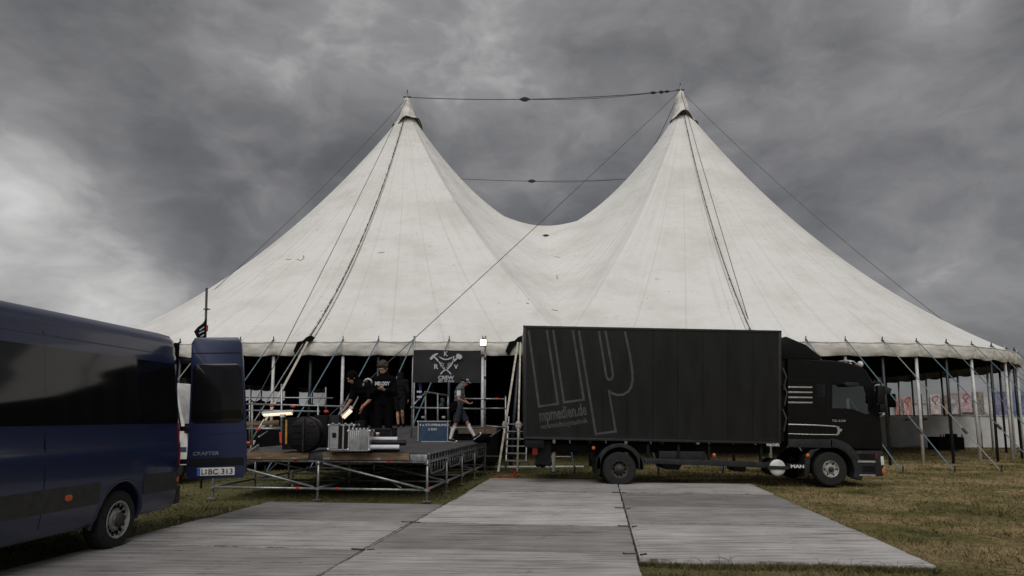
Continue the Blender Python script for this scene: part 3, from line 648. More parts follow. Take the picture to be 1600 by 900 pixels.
def vstrip(x0,x1,z0,z1,off,th,nz=8,nx_=2,side=1,round_=0.0):
    """panel following the van flank"""
    vs=[];fs=[];nr=nz+1; X=[x0+(x1-x0)*i/nx_ for i in range(nx_+1)]
    for lay in (off,off-th):
        for x in X:
            for j in range(nr):
                z=z0+(z1-z0)*j/nz; xx=x
                if round_:
                    d=min(z-z0,z1-z)
                    if d<round_:
                        ins=round_-math.sqrt(max(0,round_**2-(round_-d)**2))
                        xx=min(max(x,x0+ins),x1-ins)
                vs.append((xx,side*(vw(z)*vsec(xx)+lay),z))
    A=(nx_+1)*nr
    for i in range(nx_):
        for j in range(nz):
            a=i*nr+j; fs+=[(a,a+nr,a+nr+1,a+1),(A+a,A+a+1,A+a+nr+1,A+a+nr)]
    for i in range(nx_): fs+=[(i*nr,A+i*nr,A+(i+1)*nr,(i+1)*nr),(i*nr+nz,(i+1)*nr+nz,A+(i+1)*nr+nz,A+i*nr+nz)]
    for j in range(nz): fs+=[(j,j+1,A+j+1,A+j),(nx_*nr+j,A+nx_*nr+j,A+nx_*nr+j+1,nx_*nr+j+1)]
    return MB().add(vs,fs)
for side in (1,-1):
    for (a,b) in ((.10,1.308),(1.3095,2.680),(2.682,4.05)):
        smoothed(part('window',vstrip(a,b,1.50,2.33,.003,.008,16,24,side,0),M['glass'],van,local=True))
    m=MB(); m.v=[];
    f1=vstrip(.03,.93,.60,.84,.014,.02,4,6,side); part('rub_strip',f1,M['vandark'],van,local=True)
    f2=vstrip(1.80,5.2,.60,.84,.014,.02,4,6,side); part('rub_strip',f2,M['vandark'],van,local=True)
    for xm_ in (2.32,.14,4.2): part('side_marker',vstrip(xm_-.05,xm_+.05,.69,.755,.022,.02,4,4,side,.02),M['orange'],van,local=True)
    for zz_,tt in ((2.445,.010),(1.24,.006)): part('body_groove',vstrip(.10 if zz_>2 else .2,4.6,zz_,zz_+tt,.0015,.004,1,20,side),M['vandark'],van,local=True)
    part('door_gap',vstrip(2.676,2.686,.45,2.62,.002,.006,14,1,side),M['plastic'],van,local=True)
    # wheel arch lip
    m=MB()
    P=[]
    for i in range(25):
        t=math.pi*(i/24)*1.10-.05*math.pi; P.append((WX[0]+math.cos(t)*.475,.37+math.sin(t)*.475))
    vs=[]
    for (x,z) in P:
        for rr_,oo in ((1.0,.0),(.93,.018)):
            x2=WX[0]+(x-WX[0])*rr_; z2=.37+(z-.37)*rr_; vs.append((x2,side*(vw(max(z2,.345))+oo),z2))
        x2=WX[0]+(x-WX[0])*.93; z2=.37+(z-.37)*.93; vs.append((x2,side*(vw(max(z2,.345))-.06),z2))
    m.add(vs,[(i*3+j,(i+1)*3+j,(i+1)*3+j+1,i*3+j+1) for i in range(24) for j in range(2)]); part('arch_lip',m,M['van'],van,True,local=True)
    m=MB(); m.add(*(lambda w:(w.v,w.f))(vstrip(-.012,.11,.88,1.50,.020,.03,8,3,side,.02))); part('tail_lamp',m,M['red'],van,True,local=True)
    part('window_pillars',vstrip(.10,4.05,1.50,2.33,.0005,.004,10,20,side,.05),M['plastic'],van,local=True)
    f=vstrip(4.30,5.35,1.50,2.25,.006,.012,10,8,side,.07); smoothed(part('front_window',f,M['glass'],van,local=True))
m=MB(); m.box((-.03,0,.50),(.14,1.82,.26)); part('rear_bumper',m,M['vandark'],van,bevel=.03,local=True)
m=MB(); m.box((6.93,0,.55),(.16,1.8,.36)); part('front_bumper',m,M['vandark'],van,bevel=.05,local=True)
m=MB(); m.add([(5.42,-.72,2.50),(5.42,.72,2.50),(6.06,.84,1.70),(6.06,-.84,1.70)],[(0,1,2,3)]); part('windscreen',m,M['glass'],van,local=True)
m=MB(); m.box((-.004,.02,1.68),(.012,1.60,1.95)); part('dark_opening_panel',m,M['black'],van,local=True)  # flat black panel stands in for the shade inside the open rear
m=MB(); m.box((-.035,-.41,1.70),(.05,.80,2.04)); part('closed_rear_door',m,M['van'],van,bevel=.02,local=True)
def wheel(parent,c,ax,Rt,w,rim,nh,rimmat,dish=.05,local=True,capr=.3,spokes=True,label=None):
    """tyre, rim and hub; ax = outward axis"""
    c=Vector(c); ax=Vector(ax); m=MB(); rr_=rim
    m.lathe([(rr_,-w/2),(Rt*.90,-w/2),(Rt*.975,-w*.40),(Rt,-w*.26),(Rt*1.003,0),(Rt,w*.26),(Rt*.975,w*.40),(Rt*.90,w/2),(rr_*1.12,w/2+.004),(rr_,w/2-.012)],c,ax,48,True)
    tyre=part('tyre',m,M['rubber'],parent,local=local); tyre.data.shade_smooth(); tyre.data.set_sharp_from_angle(angle=R(30))
    m=MB()
    for rg in (.94,.88,.82): m.lathe([(Rt*rg,w/2+.003),(Rt*rg+.004,w/2+.006),(Rt*rg+.008,w/2+.001)],c,ax,48)
    h=w/2
    m=MB(); m.lathe([(rr_*1.04,h-.002),(rr_*1.0,h+.006),(rr_*.94,h-.004),(rr_*.90,h-.035),(rr_*.60,h-.035-dish*.4),(rr_*.56,h-.03-dish*.2),(rr_*.50,h-.02),(rr_*.30,h-.015),(rr_*.27,h+.02),(.001,h+.022)],c,ax,48,False,False)
    rim_o=part('rim',m,rimmat,parent,local=local); rim_o.data.shade_smooth(); rim_o.data.set_sharp_from_angle(angle=R(30))
    u=ax.cross(Vector((0,0,1))).normalized(); v=ax.cross(u); m=MB()
    for i in range(nh):
        t=2*math.pi*i/nh; d=u*math.cos(t)+v*math.sin(t); q=c+ax*(h-.036-dish*.2)+d*(rr_*.765); tt=ax.cross(d)
        rot=Matrix((ax,d,tt)).transposed(); m.box(q,(.03,rr_*.24,rr_*(.20 if nh>8 else .16)),rot)
    part('rim_hole',m,M['black'],parent if False else rim_o,local=True if local else False,bevel=.005)
    m=MB(); m.lathe([(rr_*capr,h+.012),(rr_*capr*.9,h+.03),(.001,h+.034)],c,ax,24); part('hub_cap',m,M['vandark'],rim_o,local=local,smooth=True)
def wheel_group(parent,name,c,ax,*a,**k):
    o=bpy.data.objects.new(name,None); COL.objects.link(o); o.parent=parent; o.location=c; o.empty_display_size=.1
    return o
for wx in WX:
    for sy in (1,-1):
        w=bpy.data.objects.new('wheel',None); COL.objects.link(w); w.parent=van; w.location=(wx,sy*.845,WR)
        wheel(w,(0,0,0),(0,sy,0),WR,.23,.215,14,M['silver'],.05,True,.42)
# open rear door, swung right round: outer face towards the camera
DW,DB,DT=.80,.70,2.74
dloc=Vector((VX+.985+.00,VY+.04,0))
door=bpy.data.objects.new('open_rear_door',None); COL.objects.link(door); door.parent=van
bpy.context.view_layer.update()
van_m=Matrix.LocRotScale(van.location,van.rotation_euler,None)
door.matrix_parent_inverse=van_m.inverted(); door.location=(dloc.x,dloc.y,0); door.rotation_euler=(0,R(-1.3),R(6))
def dline(z): # left edge and right edge of the door at height z (tumblehome doubled on the free edge)
    t=(z-DB)/(DT-DB); l=.00+.018*math.sin(t*3)-.0+ (0 if t<.45 else -.0); r=.84-.155*t*t*.55-.03*t
    return l+.02*t,r
def dpoly(z0,z1,il,ir,n=12,rad=.06):
    L_=[];Rr=[]
    for k in range(n+1):
        z=z0+(z1-z0)*k/n; a,b=dline(z); d=min(z-z0,z1-z); ins=0 if d>=rad else rad-math.sqrt(max(0,rad*rad-(rad-d)**2)); L_.append((a+il+ins,z)); Rr.append((b-ir-ins,z))
    return Rr+L_[::-1]
f3=lambda a,b,w:Vector((a,w,b))
m=MB(); m.prism(dpoly(DB,DT,0,0,24,.05),f3,0,.07); dp=part('door_panel',m,M['van'],door,bevel=.012,local=True)
m=MB(); m.prism(dpoly(1.49,2.35,.030,.022,20,.07),f3,-.008,.004); part('window',m,M['glass'],door,local=True,bevel=.003)
m=MB(); m.prism(dpoly(2.50,2.515,.02,.02,2,.001),f3,-.003,.004); part('panel_groove',m,M['plastic'],door,local=True)
m=MB(); m.prism(dpoly(.88,.99,.03,.03,3,.001),f3,-.006,.004); part('lower_recess',m,M['plastic'],door,local=True)
m=MB(); m.prism(dpoly(1.34,1.35,.03,.03,2,.001),f3,-.004,.004); part('panel_crease',m,M['van'],door,local=True)
for z in (.95,1.42,2.40):
    m=MB(); m.box((-.05,.03,z),(.16,.05,.07)); part('hinge',m,M['plastic'],door,local=True,bevel=.01)
m=MB(); m.box((.775,-.014,1.62),(.035,.03,.14)); part('latch',m,M['plastic'],door,local=True,bevel=.008)
pl=Vector((.165,-.012,.745)); m=MB(); m.box(pl+Vector((.26,0,.055)),(.52,.012,.112)); po=part('number_plate',m,M['plate'],door,local=True,bevel=.003)
m=MB(); m.box(pl+Vector((.024,-.0035,.055)),(.044,.012,.106)); part('blue_band',m,M['plateblue'],po,local=True)
text('L',M['ink'],po,pl+Vector((.065,-.006,.018)),(1,0,0),(0,0,1),.04,.075,'plate_lettering',True,.01)
for dz in (.075,.035):
    m=MB(); m.tube(pl+Vector((.128,-.005,dz)),pl+Vector((.128,-.009,dz)),.014,12); part('plate_seal',m,M['ink'],po,local=True)
text('BC 313',M['ink'],po,pl+Vector((.160,-.006,.018)),(1,0,0),(0,0,1),.335,.075,'plate_lettering',True,.01)
text('CRAFTER',M['steel'],door,(.10,-.003,1.035),(1,0,0),(0,0,1),.36,.05,'lettering',True,.012)
# ================================================================ BLACK BOX TRUCK
TY=16.0; TD=2.42
def T(px,py,dy=0.0): p=at(px,py,TY); return Vector((p.x,TY+dy,p.z))
def Z5(x,y): return (1180+x/3.2125,500+y/3.2125)
def Z4(x,y): return (800+x/3.102,490+y/3.102)
truck=empty('box_truck',T(1100,752)*1.0,'black box truck with grey outlined letters parked in front of the marquee','truck'); truck.location.z=0
def tq(poly,y0,y1,mt,name,parent=None,bevel=0,smooth=False,label=None):
    m=MB(); pp=[T(*q) for q in poly]; m.prism([(p.x,p.z) for p in pp],lambda a,b,w:Vector((a,TY+w,b)),y0,y1); return part(name,m,M[mt],parent or truck,smooth,bevel,label=label)
BX=[(817.5,508.5),(1221,516.5),(1220,694),(819,686)]
def bxp(f,g): # fraction along, fraction down
    a=Vector(BX[0]).lerp(Vector(BX[1]),f); b=Vector(BX[3]).lerp(Vector(BX[2]),f); q=a.lerp(b,g); return (q.x,q.y)
core=tq([bxp(.002,.006),bxp(.998,.006),bxp(.998,.994),bxp(.002,.994)],.012,TD,'boxside','cargo_box')
npn=10; cuts=[.012]+[.012+(.976)*i/npn for i in range(1,npn)]+[.988]
for i in range(npn):
    a,b=cuts[i]+.0007,cuts[i+1]-.0007
    tq([bxp(a,.022),bxp(b,.022),bxp(b,.975),bxp(a,.975)],-.004,.02,'boxside','side_panel')
tq([bxp(0,0),bxp(1,0),bxp(1,.02),bxp(0,.02)],-.016,.05,'boxedge','top_rail',bevel=.005); tq([bxp(0,.977),bxp(1,.977),bxp(1,1.0),bxp(0,1.0)],-.016,.05,'boxedge','bottom_rail',bevel=.005)
tq([bxp(0,.0205),bxp(.0115,.0205),bxp(.0115,.9765),bxp(0,.9765)],-.012,.05,'boxedge','corner_post',bevel=.005); tq([bxp(.9885,.0205),bxp(1,.0205),bxp(1,.9765),bxp(.9885,.9765)],-.012,.05,'boxedge','corner_post',bevel=.005)
tq([bxp(.02,.962),bxp(.985,.962),bxp(.985,.966),bxp(.02,.966)],-.010,.0,'greyplastic','lashing_strip')
# big outlined letters
def Z7(x,y): return (820+x/4.739,500+y/4.739)
def stroke(pts,w=.052,name='letter_outline'):
    P=[T(*Z7(*p)) for p in pts]; m=MB(); n=len(P); vs=[]
    for i,p in enumerate(P):
        a=(P[i]-P[i-1]).normalized() if i else (P[1]-P[0]).normalized(); b=(P[i+1]-P[i]).normalized() if i<n-1 else a
        na=Vector((-a.z,0,a.x)); nb=Vector((-b.z,0,b.x)); t=(na+nb).normalized(); k=1/max(.5,t.dot(na))
        for sgn in (-1,1): vs.append(p+t*(sgn*w/2*k))
    up=[v+Vector((0,-.0075,0)) for v in vs]; dn=[v+Vector((0,-.0035,0)) for v in vs]
    A=2*n; fs=[]
    for i in range(n-1): a=2*i; fs+=[(a,a+1,a+3,a+2),(a,a+2,A+a+2,A+a),(a+1,A+a+1,A+a+3,a+3)]
    m.add(up+dn,fs); return part(name,m,M['logo'],truck)
stroke([(28,80),(105,640),(245,620),(163,75)]); stroke([(210,75),(290,610),(437,590),(355,75)])
bowl=[(620,520),(650,545),(690,556),(730,552),(765,530),(788,495),(797,450),(797,400),(790,340),(776,250),(741,85)]
stroke([(400,80),(525,845),(673,825),(622,525)]+bowl[1:]); stroke([(548,82),(602,410),(610,432),(625,442),(641,437),(650,425),(652,400),(640,320),(597,82)])
a=T(*Z7(108,752)); b=T(*Z7(458,702)); ux=(b-a); up=Vector((ux.z*-1,0,ux.x)); up=Vector((-ux.z,0,ux.x))
text('mpmedien.de',M['logo'],truck,T(*Z7(112,750))+Vector((0,-.004,0)),ux,up,ux.length,.27,'lettering',False,.03,.003)
a=T(*Z7(118,808)); b=T(*Z7(468,760)); ux=b-a
text('veranstaltungstechnik',M['logo'],truck,a+Vector((0,-.004,0)),ux,Vector((-ux.z,0,ux.x)),ux.length,.115,'lettering',False,.025,.003)
text('WAGNER',M['plate'],truck,T(1196.5,696.8)+Vector((0,-.025,0)),(1,0,-.01),(.05,0,1),.31,.06,'lettering',False,.02)
# chassis
tq([(850,697),(1222,700),(1222,711),(850,709)],.75,.83,'plastic','chassis_rail'); tq([(850,697),(1222,700),(1222,711),(850,709)],1.6,1.68,'plastic','chassis_rail')
tq([(1000,716),(1215,723),(1215,732),(1000,724)],.06,.11,'greyplastic','side_guard',bevel=.006)
for x in (1012,1060,1108,1190): tq([(x,694),(x+4,694),(x+4,722),(x,722)],.10,.16,'plastic','guard_bracket')
tq([(1032,705),(1105,706),(1105,719),(1032,718)],.14,.6,'greyplastic','tool_box',bevel=.015)
tq([(1036,724),(1072,726),(1066,736),(1044,735)],.3,1.2,'plastic','air_tank',bevel=.02); tq([(1152,728),(1174,728),(1172,739),(1155,738)],.3,.9,'plastic','air_tank',bevel=.02)
tq([(838,690),(862,690),(862,728),(838,726)],.25,.40,'plastic','tail_lift_arm'); tq([(821,688),(850,688),(850,700),(821,699)],.02,TD-.02,'plastic','tail_lift',bevel=.01)
tq([(832,697),(840,697),(840,711),(832,711)],.06,.12,'red','tail_lamp',bevel=.008)
for (x,y) in ((927.5,700),(1116,711)):
    p=T(x,y); m=MB(); m.ell(p+Vector((0,-.0,0)),(.042,.03,.042),None,12,8); m.box(p+Vector((0,.05,0)),(.05,.08,.05)); part('side_marker',m,M['orange'],truck,True)
def arch(cx,cy,r0,r1,t0,t1,y0,y1,mt,name='fender',n=24,extra=None):
    c=T(cx,cy); k=1/67.0; P=[]
    for i in range(n+1):
        t=t0+(t1-t0)*i/n; P.append((c.x+math.cos(t)*r1*k,c.z+math.sin(t)*r1*k))
    for i in range(n,-1,-1):
        t=t0+(t1-t0)*i/n; P.append((c.x+math.cos(t)*r0*k,c.z+math.sin(t)*r0*k))
    m=MB(); vs=[Vector((a,TY+y0,b)) for a,b in P]+[Vector((a,TY+y1,b)) for a,b in P]; q=len(P); fs=[]
    for i in range(n): j=q-1-i; fs+=[(i,i+1,j-1,j),(i+q,j+q,j-1+q,i+1+q)]
    fs+=[(i,(i+1)%q,(i+1)%q+q,i+q) for i in range(q)]; m.add(vs,fs); return part(name,m,M[mt],truck,bevel=.006)
RW=(968.5,729.5); FW=(1299.5,734)
arch(*RW,30,36,-.15,math.pi+.1,.0,.9,'greyplastic'); 
tq([(1000,712),(1006,712),(1006,733),(1000,733)],.0,.06,'greyplastic','mud_flap'); tq([(931,714),(938,714),(938,742),(931,742)],.0,.7,'plastic','mud_flap')
WRt=.392
for c_,nh,mt,capr in ((RW,10,M['grimyrim'],.38),(FW,6,M['silver'],.34)):
    c=T(*c_); c.z=WRt-.01
    for dy,sy in ((.16,-1),(TD-.16,1)):
        w=bpy.data.objects.new('wheel',None); COL.objects.link(w); w.parent=truck; w.location=Vector((c.x,TY+dy,c.z))-truck.location
        wheel(w,(0,0,0),(0,sy,0),WRt,.25,.185 if nh==6 else .20,nh,mt,.03 if nh==6 else .12,True,capr)
        if nh==10:
            m=MB(); m.lathe([(.22,-.12),(WRt*.95,-.12),(WRt,-.06),(WRt,.06),(WRt*.95,.12),(.22,.12)],(0,-sy*.30,0),(0,1,0),36,True); part('inner_tyre',m,M['rubber'],w,True,local=True)
    m=MB(); m.tube((c.x,TY+.2,c.z),(c.x,TY+TD-.2,c.z),.06,10); m.ell((c.x,TY+TD/2,c.z),(.2,.25,.2)); part('axle',m,M['plastic'],truck,True)
# cab
cab_out=[(1231,697),(1231,561),(1289,562.3),(1312,564),(1330,567.5),(1344,572),(1354,579),(1360.5,590),(1366,603),(1371,622),(1375.5,645),(1378,664),(1380,686),(1380,703),(1336,703),(1330,697)]
cab=tq(cab_out,.0,TD,'truck','cab',bevel=0)
bm=bmesh.new(); bm.from_mesh(cab.data)
ed=[e for e in bm.edges if abs(e.verts[0].co.y-e.verts[1].co.y)<1e-4 and min(v.co.x for v in e.verts)>T(1233,600).x]
bmesh.ops.bevel(bm,geom=ed,offset=.09,segments=4,affect='EDGES',profile=.55,clamp_overlap=True); bm.to_mesh(cab.data); bm.free()
cc=MB(); win=[(1300.5,601),(1350,603.5),(1355,618),(1361,646),(1352,647),(1336,640.5),(1322,638),(1300.5,638)]
c2=MB(); cav=[(1292,590),(1345,590),(1362,612),(1369,652),(1369,690),(1292,690)]
def addp(mb,poly,y0,y1):
    pp=[T(*q) for q in poly]; mb.prism([(p.x,p.z) for p in pp],lambda a,b,w:Vector((a,TY+w,b)),y0,y1)
addp(c2,cav,.06,TD-.06); cut(cab,c2)
addp(cc,win,-.3,TD+.3); cut(cab,cc)
c3=MB(); ws=[(1362,606),(1390,606),(1390,655),(1367,655)]; addp(c3,ws,.20,TD-.20); cut(cab,c3)
c4=MB(); c4.tube(T(*FW)+Vector((0,-.3,0)),T(*FW)+Vector((0,.75,0)),.50,40); cut(cab,c4)
tq(win,.018,.026,'clear','side_window'); tq(win,TD-.026,TD-.018,'clear','side_window')
m=MB(); p,q=T(1366,604),T(1377,655); m.add([Vector((p.x,TY+.2,p.z)),Vector((p.x,TY+TD-.2,p.z)),Vector((q.x,TY+TD-.2,q.z)),Vector((q.x,TY+.2,q.z))],[(0,1,2,3)]); part('windscreen',m,M['clear'],truck)
tq([(1275.5,600),(1289,600),(1289,637),(1275.5,637)],-.004,.02,'glass','rear_quarter_window',bevel=.004)
# door lines, panel lines
for pl_ in ([(1293.6,596),(1294.6,596),(1294.6,690),(1293.6,690)],[(1231,592.6),(1362,594),(1362,595),(1231,593.6)],[(1238,648),(1279,648.3),(1279,648.9),(1238,648.6)],[(1295,647),(1331,648),(1345,655),(1371,658),(1371,659),(1345,656),(1331,649),(1295,648)]): tq(pl_,-.002,.004,'plastic','panel_gap')
for i in range(4):
    y=605+i*8; tq([(1231.5,y-1.4),(1269,y-.9),(1269,y+1.2),(1231.5,y+1)],-.014,.004,'chrome','grille_bar',bevel=.003)
m=MB(); P=[T(*Z5(*q))+Vector((0,-.012,0)) for q in ((165,524),(300,528),(400,534),(418,540))]; m.path(P,.016,6); part('trim_line',m,M['chrome'],truck)
m=MB(); P=[T(*Z5(*q))+Vector((0,-.012,0)) for q in ((165,571),(300,575),(400,576))]; m.path(P,.010,6); part('trim_line',m,M['chrome'],truck)
pp=[(400,532),(420,536),(422,545),(436,548),(433,558),(424,562),(422,572),(408,580),(398,578),(410,570),(414,556),(408,542)]
tq([Z5(*q) for q in pp],-.014,.0,'chrome','trim_tail',bevel=.003)
text('TGL 8.220',M['chrome'],truck,T(*Z5(385,510))+Vector((0,-.001,0)),(1,0,-.01),(0,0,1),.32,.045,'lettering',False,.02)
text('MAN',M['plate'],truck,T(*Z5(180,742))+Vector((0,.02,0)),(1,0,-.01),(0,0,1),.31,.07,'lettering',False,.04)
tq([Z5(*q) for q in ((160,722),(250,724),(250,750),(160,748))],.03,.3,'plastic','battery_cover',bevel=.006)
# white tank end with dark band
c=T(1216,731); m=MB(); m.lathe([(.20,.0),(.20,.55),(.19,.57),(.001,.57)],c+Vector((0,.05,0)),(0,1,0),32); m2=MB(); m2.lathe([(.001,-.03),(.12,-.025),(.185,-.01),(.195,.02)],c+Vector((0,.05,0)),(0,1,0),32)
part('tank',m,M['plastic'],truck,True); part('tank_end',m2,M['white'],truck,True)
tq([(1199,727.5),(1233,728.5),(1233,733.5),(1199,733)],-.005,.02,'greyplastic','tank_strap',bevel=.004)
# deflector
m=MB()
for (P0) in ([(1222.5,527),(1231,525),(1262,538),(1288,558.5),(1287,560.5),(1222.5,560)],):
    pp=[T(*q) for q in P0]; n=len(pp); vs=[Vector((p.x,TY+.10,p.z)) for p in pp]+[Vector((p.x,TY+TD-.10,p.z)) for p in pp]
    m.add(vs,[tuple(range(n)),tuple(range(2*n-1,n-1,-1))]+[(i,i+n,(i+1)%n+n,(i+1)%n) for i in range(n)])
part('roof_deflector',m,M['truck'],truck,bevel=.008)
tq([(1222.5,530),(1230.5,528),(1230.5,690),(1222.5,690)],.16,TD-.16,'plastic','cab_gap_frame')
for q in ((1226,575),(1227,600),(1226,640)):
    p=T(*q); m=MB(); m.path([p+Vector((0,.1,0)),p+Vector((.03,.0,-.2)),p+Vector((-.02,.05,-.5))],.018,6); part('air_hose',m,M['rope'],truck)
# lower skirt, arch, steps
band=[(1231,686.5),(1292,687)]
tq([(1231,686),(1300,686.5),(1300,700),(1231,698.5)],-.022,.02,'greyplastic','lower_trim',bevel=.008)
arch(FW[0],FW[1],34.5,47.5,-.35,math.pi/2,-.022,.30,'greyplastic'); 
tq([(1258,713),(1267,703),(1282,700),(1272,707),(1266,718),(1264,742),(1257,746)],-.015,.4,'greyplastic','fender_rear',bevel=.008)
tq([(1338,704),(1379,704.5),(1380.5,722),(1380,744),(1338,745),(1335,728)],-.01,TD+.01,'greyplastic','step_panel',bevel=.02)
for y in (709,728): tq([(1340,y),(1367,y),(1367,y+9),(1340,y+9)],-.016,.0,'plastic','step_recess')
tq([(1339.5,719.5),(1367,720),(1367,723),(1339.5,722.5)],-.03,.02,'chrome','step_edge',bevel=.003); tq([(1342,741),(1367,741.5),(1367,744),(1342,743.5)],-.03,.02,'chrome','step_edge',bevel=.003)
tq([(1375.5,713),(1380,713),(1381.5,726),(1376.5,727)],-.012,.15,'plate','headlamp',bevel=.004); tq([(1378,732),(1381.5,732),(1381.5,739),(1378,739)],-.012,.15,'orange','front_marker',bevel=.004)
tq([(1367,708),(1370,708),(1370,716),(1367,716)],-.02,.0,'red','reflector'); 
p=T(1261.5,711.5); m=MB(); m.ell(p+Vector((0,-.03,0)),(.045,.025,.045),None,12,8); part('side_marker',m,M['orange'],truck,True)
m=MB(); p=T(1322,648); m.box(p+Vector((0,-.012,.03)),(.10,.03,.03)); part('door_handle',m,M['plastic'],truck,bevel=.006)
# mirrors
m=MB(); p=T(1368,617); m.box(p+Vector((.0,-.20,0)),(.18,.14,.42),Matrix.Rotation(R(4),3,'Y')); mo=part('mirror',m,M['plastic'],truck,bevel=.04)
m=MB(); p=T(1371,638); m.box(p+Vector((.0,-.20,.0)),(.15,.13,.20)); part('wide_mirror',m,M['plastic'],mo,bevel=.035)
m=MB(); p=T(1372,601); m.path([p+Vector((-.08,.02,.02)),p+Vector((-.02,-.14,.04)),p+Vector((-.03,-.2,-.1))],.022,6); m.path([T(1374,650)+Vector((-.05,.03,0)),T(1374,646)+Vector((-.02,-.15,0))],.02,6); part('mirror_arm',m,M['plastic'],mo)
m=MB(); m.prism([(1313,599.5),(1318,597.5),(1335,598.5),(1337,603),(1330,604.5),(1316,604)],lambda a,b,w:T(a,b)+Vector((0,w,0)),-.22,-.02); part('kerb_mirror',m,M['greyplastic'],truck,bevel=.015)
m=MB(); m.path([T(1372,606)+Vector((0,.3,0)),T(1380,604)+Vector((0,.2,0)),T(1386,607)+Vector((0,.15,0))],.02,6); m.box(T(1385,609)+Vector((.03,.15,0)),(.22,.22,.13),Matrix.Rotation(R(18),3,'Y')); part('front_mirror',m,M['greyplastic'],truck,bevel=.02)
# sun visor and roof lamp bar
m=MB(); a=T(1361,586); m.prism([(a.x-.02,a.z+.02),(a.x+.14,a.z-.22),(a.x+.12,a.z-.24),(a.x-.05,a.z-.02)],lambda u,w_,t:Vector((u,TY+t,w_)),.1,TD-.1); part('sun_visor',m,M['greyplastic'],truck,bevel=.01)
m=MB(); pts=[T(*Z5(*q))+Vector((0,.35,0)) for q in ((492,212),(495,198),(530,203),(552,222),(566,240))]; m.path(pts,.025,8); m.path([p+Vector((0,1.7,0)) for p in pts],.025,8); m.path([pts[1],pts[1]+Vector((0,1.7,0))],.025,8); m.path([pts[3],pts[3]+Vector((0,1.7,0))],.025,8); lb=part('lamp_bar',m,M['chrome'],truck,True)
for dy in (.3,.8,1.4,1.9):
    m=MB(); p=T(*Z5(560,218)); m.ell(p+Vector((0,dy,0)),(.06,.09,.08),None,14,8); part('roof_lamp',m,M['white'],lb,True)
# inside the cab
m=MB(); s0_=T(1322,668); m.box(s0_+Vector((0,.55,-.1)),(.5,.5,.18)); m.box(s0_+Vector((-.22,.55,.35)),(.14,.46,.75),Matrix.Rotation(R(-8),3,'Y')); m.box(s0_+Vector((-.28,.55,.80)),(.09,.26,.2)); part('seat',m,M['greyplastic'],truck,bevel=.04)
m=MB(); m.box(s0_+Vector((0,1.85,-.1)),(.5,.5,.18)); m.box(s0_+Vector((-.22,1.85,.35)),(.14,.46,.75),Matrix.Rotation(R(-8),3,'Y')); m.box(s0_+Vector((-.28,1.85,.80)),(.09,.26,.2)); part('seat',m,M['greyplastic'],truck,bevel=.04)
m=MB(); c=T(1352,652)+Vector((0,1.85,0)); pts=[c+Vector((.10*math.cos(t),.23*math.sin(t),.2*math.cos(t))) for t in [2*math.pi*i/20 for i in range(21)]]; m.path(pts,.018,6,False); m.tube(c,c+Vector((.15,0,-.3)),.03); part('steering_wheel',m,M['plastic'],truck,True)
m=MB(); m.b2(T(1361,650).x,T(1372,650).x,TY+.2,TY+TD-.2,T(0,690).z,T(0,655).z); part('dashboard',m,M['plastic'],truck,bevel=.04)
m=MB(); m.add([T(1329,603)+Vector((0,1.2,0)),T(1345,606)+Vector((0,1.35,0)),T(1342,640)+Vector((0,1.3,0)),T(1334,632)+Vector((0,1.2,0)),T(1326,622)+Vector((0,1.3,0))],[(0,1,2,3,4)]); part('pale_sheet',m,mat('pale cab sheet',(.35,.42,.40),.8,0,6,.3),truck)  # pale flat five-sided sheet inside the cab, behind the side window
# ================================================================ SCAFFOLD STAGE (same heading as the mats)
su,sv=uv_of(gr(667,784)); NB=4; BV=1.66; DZ=.905
def SP_(u,v,z=0.0): return UV(su+u,sv+v,z)      # u<0 runs to the left, v away from the camera
stage=empty('scaffold_stage',SP_(0,0),'low open stage of galvanised scaffold tubes with a dark plank floor and timber edge','stage')
UL=-4.3; BU=[0,-2.15,UL]
def stube(a,b,r=.024,name='tube',mt='steel',parent=None):
    m=MB(); m.tube(a,b,r,10); return part(name,m,M[mt],parent or stage,True)
def tape(p,axis,r=.029,w=.07): m=MB(); a=Vector(axis).normalized(); m.tube(p-a*w/2,p+a*w/2,r,10); part('red_tape',m,M['redtape'],stage,True)
for i,u in enumerate(BU):
    for j in range(NB+1):
        o=stube(SP_(u,j*BV,.02),SP_(u,j*BV,DZ-.13),.024,'standard')
        m=MB(); m.box(SP_(u,j*BV,.008),(.15,.15,.012)); m.tube(SP_(u,j*BV,.01),SP_(u,j*BV,.2),.018,8); m.tube(SP_(u,j*BV,.19),SP_(u,j*BV,.225),.038,8); part('base_jack',m,M['steel'],o)
        for z in (.20,.70): m=MB(); m.tube(SP_(u,j*BV,z-.006),SP_(u,j*BV,z+.006),.058,10); part('rosette',m,M['steel'],o)
for j in range(NB+1):
    for i in range(2):
        for z in (.215,.735): stube(SP_(BU[i],j*BV,z),SP_(BU[i+1],j*BV,z),.024,'ledger')
for i in range(3):
    for j in range(NB): stube(SP_(BU[i],j*BV,.225),SP_(BU[i],(j+1)*BV,.225),.024,'ledger')
    stube(SP_(BU[i],0,.735),SP_(BU[i],NB*BV,.735),.026,'ledger')
stube(SP_(-.06,-.03,.24),SP_(-2.05,-.03,.70),.022,'brace'); stube(SP_(-2.25,.03,.24),SP_(-4.2,.03,.70),.022,'brace')
for i,j in ((0,1),(1,2),(1,1),(1,3),(0,3)): stube(SP_(BU[i]-.05,j*BV,.24 if j%2 else .68),SP_(BU[i+1]+.05,j*BV,.68 if j%2 else .24),.022,'brace')
for u in (-.6,-2.8): stube(SP_(u,.3,.22),SP_(u-1.4,BV*2,.22),.02,'brace')
for (u,z,v) in ((-.75,.735,0),(-2.6,.735,0),(-2.55,.215,0),(-1.75,.215,0)): tape(SP_(u,v,z),U)
